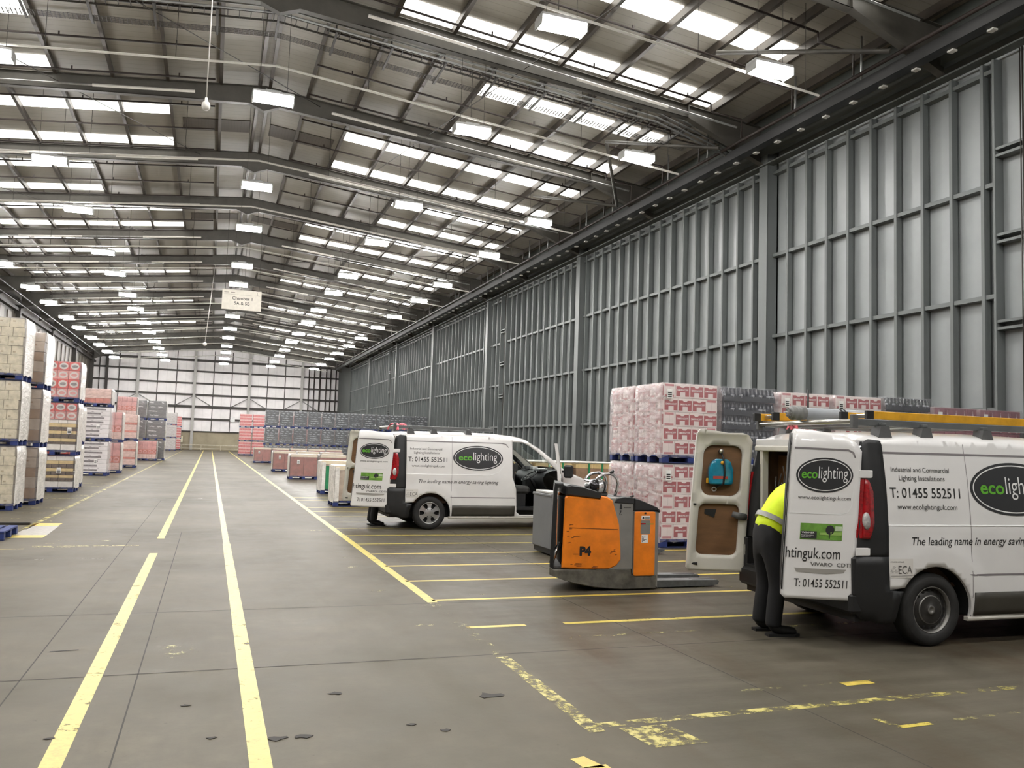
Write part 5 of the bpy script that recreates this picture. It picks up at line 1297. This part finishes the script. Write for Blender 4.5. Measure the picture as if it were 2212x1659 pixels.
    # forks
    for y0 in (.08, .54):
        mb = MB(); y1 = y0+.19
        mb.prism([(1.42, .015), (2.25, .015), (2.37, .03), (2.385, .07), (2.36, .088), (1.42, .10)], 'y', y0, y1)
        mb.bbox(2.02, 2.34, y0+.05, y1-.05, .085, .094, .003, 1); mb.tube([(2.2, y0+.05, .03), (2.2, y1-.05, .03)], .03, 10, 1)
        mb.build('fork', [M_FORK, M_TBK], t)
    # steering loop and control head
    mb = MB(); yc = .40
    pts = [(.985, 1.12), (1.01, 1.20), (1.025, 1.28), (1.01, 1.34), (.965, 1.39), (.90, 1.405), (.82, 1.395), (.76, 1.36), (.72, 1.31)]
    mb.tube([(x-.03, yc-.16, z) for x, z in pts]+[(.69, yc, 1.30)]+[(x-.03, yc+.16, z) for x, z in reversed(pts)], .018, 10); mb.build('handle_loop', M_CHR, t)
    mb = MB(); mb.tube([(.88, yc-.16, 1.405), (.93, yc-.16, 1.44)], .02, 8); mb.tube([(.87, yc-.16, 1.40), (.87, yc+.16, 1.40)], .016, 8); mb.tube([(1.17, .3, 1.10), (1.25, .3, 1.13)], .014, 6); mb.build('grip', M_TBK, t)
    mb = MB()
    mb.lathe([(0, -.12), (.05, -.115), (.085, -.08), (.10, -.02), (.098, .03), (.07, .08), (.03, .1), (0, .1)], (.74, yc-.12, 1.245), 'x', 20); mb.lathe([(0, -.04), (.04, -.03), (.045, .01), (.02, .04), (0, .04)], (.60, yc-.12, 1.235), 'x', 14); mb.bbox(.55, .85, yc-.2, yc+.2, 1.12, 1.18, .02)
    mb.build('control_head', mat('gloss_black', (14, 14, 15), .12, 0, .05, 5, 1), t)
    mb = MB(); mb.lathe([(.102, -.03), (.104, 0), (.1, .035)], (.74, yc-.12, 1.245), 'x', 20); mb.build('chrome_band', M_CHR, t)
    mb = MB()
    for y in (.14, Wd-.14): mb.lathe([(0, -.04), (.11, -.04), (.115, -.02), (.115, .02), (.11, .04), (0, .04)], (.75, y+0, .115), 'y', 20)
    mb.build('drive_wheel', M_TYRE, t)
    return t
make_truck('pallet_truck', 'orange and grey ride-on pallet truck marked P4, forks to the right', (3.855, 9.36, 0), True)
t = thing('pallet_truck', 'grey ride-on truck parked behind the orange one, only its flat rear end showing', 'pallet truck', (5.115, 12.42, 0))
mb = MB(); mb.bbox(0, .07, .0, .78, .11, .965, .012); mb.bbox(-.012, .08, -.01, .79, .93, .972, .008); mb.build('rear_cover', mat('cover_grey', (118, 119, 122), .45, .1, .05, 2), t)
mb = MB(); mb.box(.02, .9, .04, .74, .03, .11); mb.bbox(.07, 1.3, .02, .76, .11, .9, .02); mb.build('truck_body', M_TBK, t)
mb = MB(); mb.bbox(-.005, .2, .02, .66, .975, 1.015, .008); mb.build('top_strip', M_SILV, t)
mb = MB()
for y in (.1, .5): mb.prism([(1.28, .02), (2.0, .02), (2.1, .06), (2.1, .085), (1.28, .10)], 'y', y, y+.18)
mb.build('fork', M_FORK, t)
# ================================================================== the two fitters
M_SKIN = mat('skin', (198, 150, 122), .5, 0, .06, 10); M_HIVIS = mat('hi_vis_yellow', (222, 244, 44), .6, 0, .06, 9, spec=.3, bump=.2); M_BAND = mat('reflective_band', (150, 150, 142), .4, .1, .05, 10)
M_TROU = mat('black_trousers', (13, 13, 16), .8, 0, .2, 8, bump=.2); M_BOOT = mat('black_boot', (18, 17, 17), .5, 0, .2, 8); M_HAIR = mat('hair_brown', (66, 44, 26), .7, 0, .25, 30)
def skin_mesh(name, V, E, R, m, parent, sub=2):
    me = bpy.data.meshes.new('t'); me.from_pydata(V, E, []); o = bpy.data.objects.new('t', me); COL.objects.link(o)
    sm = o.modifiers.new('s', 'SKIN'); sm.use_smooth_shade = True
    for i, r in enumerate(R): me.skin_vertices[0].data[i].radius = r if isinstance(r, tuple) else (r, r)
    me.skin_vertices[0].data[0].use_root = True
    ss = o.modifiers.new('u', 'SUBSURF'); ss.levels = sub; ss.render_levels = sub
    dg = bpy.context.evaluated_depsgraph_get(); dg.update()
    out = bpy.data.meshes.new_from_object(o.evaluated_get(dg)); bpy.data.objects.remove(o); bpy.data.meshes.remove(me)
    out.name = name; out.materials.clear(); out.materials.append(m)
    for p in out.polygons: p.use_smooth = True; p.material_index = 0
    return link(name, out, parent)
def chain(V, E, R, start, pts):
    prev = start
    for p, r in pts: V.append(p); R.append(r); E.append((prev, len(V)-1)); prev = len(V)-1
    return prev
def make_person(label, loc, rz=0.):
    """stands at the open rear of a van, bent forward at the hips with both arms reaching in (faces +x)"""
    t = thing('person', label, 'person', loc, rz)
    S_L, S_R = Vector((.27, .185, 1.34)), Vector((.27, -.185, 1.34))
    arms = {1: [S_L, Vector((.47, .25, 1.14)), Vector((.70, .17, 1.06))], -1: [S_R, Vector((.44, -.25, 1.12)), Vector((.66, -.15, 1.02))]}
    # body
    V = [(-.06, 0, .95)]; E = []; R = [(.12, .10)]
    neck = chain(V, E, R, 0, [((.0, 0, 1.08), (.125, .10)), ((.12, 0, 1.24), (.15, .11)), ((.25, 0, 1.37), (.13, .10)), ((.33, 0, 1.44), .058)])
    hd = chain(V, E, R, neck, [((.375, 0, 1.50), (.068, .075)), ((.415, 0, 1.555), (.078, .092)), ((.445, 0, 1.615), (.074, .088)), ((.462, 0, 1.66), (.045, .055))])
    chest = 3
    for s in (1, -1):
        a = arms[s]; e = chain(V, E, R, chest, [(tuple(a[0]), .062), (tuple((a[0]+a[1])/2), .05), (tuple(a[1]), .042), (tuple((a[1]+a[2])/2), .038), (tuple(a[2]), .027)])
        d = (a[2]-a[1]).normalized(); side = d.cross(Vector((0, 0, 1))).normalized(); up = side.cross(d)
        pm = a[2]+d*.05; p = chain(V, E, R, e, [(tuple(pm), (.036, .018)), (tuple(a[2]+d*.09), (.038, .016))])
        for k, L in enumerate((.068, .078, .072, .056)):
            o = a[2]+d*.10+side*(.027-.018*k); chain(V, E, R, p, [(tuple(o), .0095), (tuple(o+d*L*.5-up*.012), .0088), (tuple(o+d*L*.9-up*.04), .0075)])
        th = a[2]+d*.035+side*.035*s; chain(V, E, R, p-1, [(tuple(th), .011), (tuple(th+d*.035+side*.018*s-up*.01), .010), (tuple(th+d*.06+side*.014*s-up*.025), .0085)])
        hip = chain(V, E, R, 0, [((-.05, s*.095, .88), .088), ((-.03, s*.11, .68), .072), ((.0, s*.115, .49), .056), ((-.03, s*.12, .28), .05), ((-.05, s*.125, .09), .038)])
        chain(V, E, R, hip, [((.06, s*.135, .045), (.04, .03)), ((.14, s*.14, .035), (.034, .022))])
    body = skin_mesh('body', V, E, R, M_SKIN, t)
    # face
    f = Vector((.72, 0, -.69)).normalized(); upv = Vector((.55, 0, .83)).normalized(); hc = Vector((.43, 0, 1.585))
    mb = MB(); mb.tube([hc+f*.075+upv*.02, hc+f*.098-upv*.015, hc+f*.09-upv*.025], [.010, .015, .010], 8)
    for s in (1, -1): mb.lathe([(0, -.008), (.02, -.005), (.026, .003), (.012, .01), (0, .01)], hc+Vector((0, s*.083, 0)), 'y', 12)
    mb.build('face', M_SKIN, t); mb = MB()
    for s in (1, -1): mb.lathe([(0, -.007), (.006, -.005), (.009, 0), (.006, .005), (0, .007)], hc+f*.075+upv*.018+Vector((0, s*.032, 0)), 'y', 10)
    mb.tube([hc+f*.082-upv*.052+Vector((0, y, 0)) for y in (-.022, 0, .022)], .005, 6); mb.build('eyes_and_mouth', M_HAIR, t)
    V = [tuple(hc+upv*.03-f*.02)]; E = []; R = [(.085, .098)]; chain(V, E, R, 0, [(tuple(hc+upv*.075-f*.012), (.072, .085)), (tuple(hc+upv*.10), (.04, .05))]); chain(V, E, R, 0, [(tuple(hc-f*.045-upv*.03), (.06, .07))]); skin_mesh('hair', V, E, R, M_HAIR, t)
    # jacket with reflective bands
    V = [(-.075, 0, .915)]; E = []; R = [(.168, .145)]
    ch = chain(V, E, R, 0, [((.0, 0, 1.06), (.19, .155)), ((.12, 0, 1.24), (.192, .15)), ((.245, 0, 1.365), (.16, .13)), ((.31, 0, 1.42), (.085, .085))]); 
    for s in (1, -1):
        a = arms[s]; chain(V, E, R, 3, [(tuple(a[0]+Vector((0, s*.02, 0))), .088), (tuple((a[0]+a[1])/2), .073), (tuple(a[1]), .066), (tuple((a[1]+a[2])/2), .058), (tuple(a[1]+(a[2]-a[1])*.88), .05)])
    jk = skin_mesh('jacket', V, E, R, M_HIVIS, t)
    mb = MB()
    ax = Vector((.5, 0, .87)).normalized(); sd = Vector((0, 1, 0)); fw = sd.cross(ax)
    def band(c, ax, rx, ry, w):
        sd = ax.cross(Vector((1, 0, .2))).normalized(); fw = sd.cross(ax).normalized(); k = len(mb.v); n = 28
        for h in (-w/2, w/2): mb.v.extend([tuple(c+ax*h+sd*math.cos(2*PI*i/n)*ry+fw*math.sin(2*PI*i/n)*rx) for i in range(n)])
        for i in range(n): mb.face((k+i, k+(i+1) % n, k+n+(i+1) % n, k+n+i), 0, True)
    band(Vector((.0, 0, 1.07)), ax, .158, .19, .05)
    for s in (1, -1):
        a = arms[s]
        for q in (.45, .75): band(a[0]+(a[1]-a[0])*q+Vector((0, s*.008, 0)), (a[1]-a[0]).normalized(), .079, .079, .05)
    mb.build('reflective_bands', M_BAND, t)
    # trousers, boots
    V = [(-.06, 0, .90)]; E = []; R = [(.155, .125)]
    chain(V, E, R, 0, [((-.05, 0, 1.0), (.165, .13)), ((-.02, 0, 1.05), (.16, .125))])
    for s in (1, -1):
        chain(V, E, R, 0, [((-.05, s*.095, .80), .105), ((-.03, s*.11, .66), .095), ((.0, s*.115, .49), .084), ((-.03, s*.12, .28), .082), ((-.05, s*.125, .12), .078), ((-.05, s*.125, .075), .075)])
    skin_mesh('trousers', V, E, R, M_TROU, t)
    for s in (1, -1):
        V = [(-.06, s*.125, .16)]; E = []; R = [.06]; chain(V, E, R, 0, [((-.055, s*.126, .07), (.062, .056)), ((.05, s*.133, .055), (.055, .05)), ((.14, s*.14, .045), (.052, .042)), ((.18, s*.142, .04), (.035, .03))]); b = skin_mesh('boot', V, E, R, M_BOOT, t)
        mb = MB(); mb.prism([(-.115, s*.125-.042), (-.02, s*.13-.046), (.14, s*.14-.052), (.20, s*.142-.03), (.20, s*.142+.03), (.14, s*.14+.052), (-.02, s*.13+.046), (-.115, s*.125+.042)], 'z', 0, .026); mb.build('boot_sole', M_SEAL, b)
    return t
p0 = make_person('person in a yellow hi-vis jacket and black trousers leaning into the near van', (5.17, 6.93, 0), -.12)
dup(p0, (3.28, 17.5, 0), .05, 'person behind the open rear door of the far van, only black boots and trousers showing')
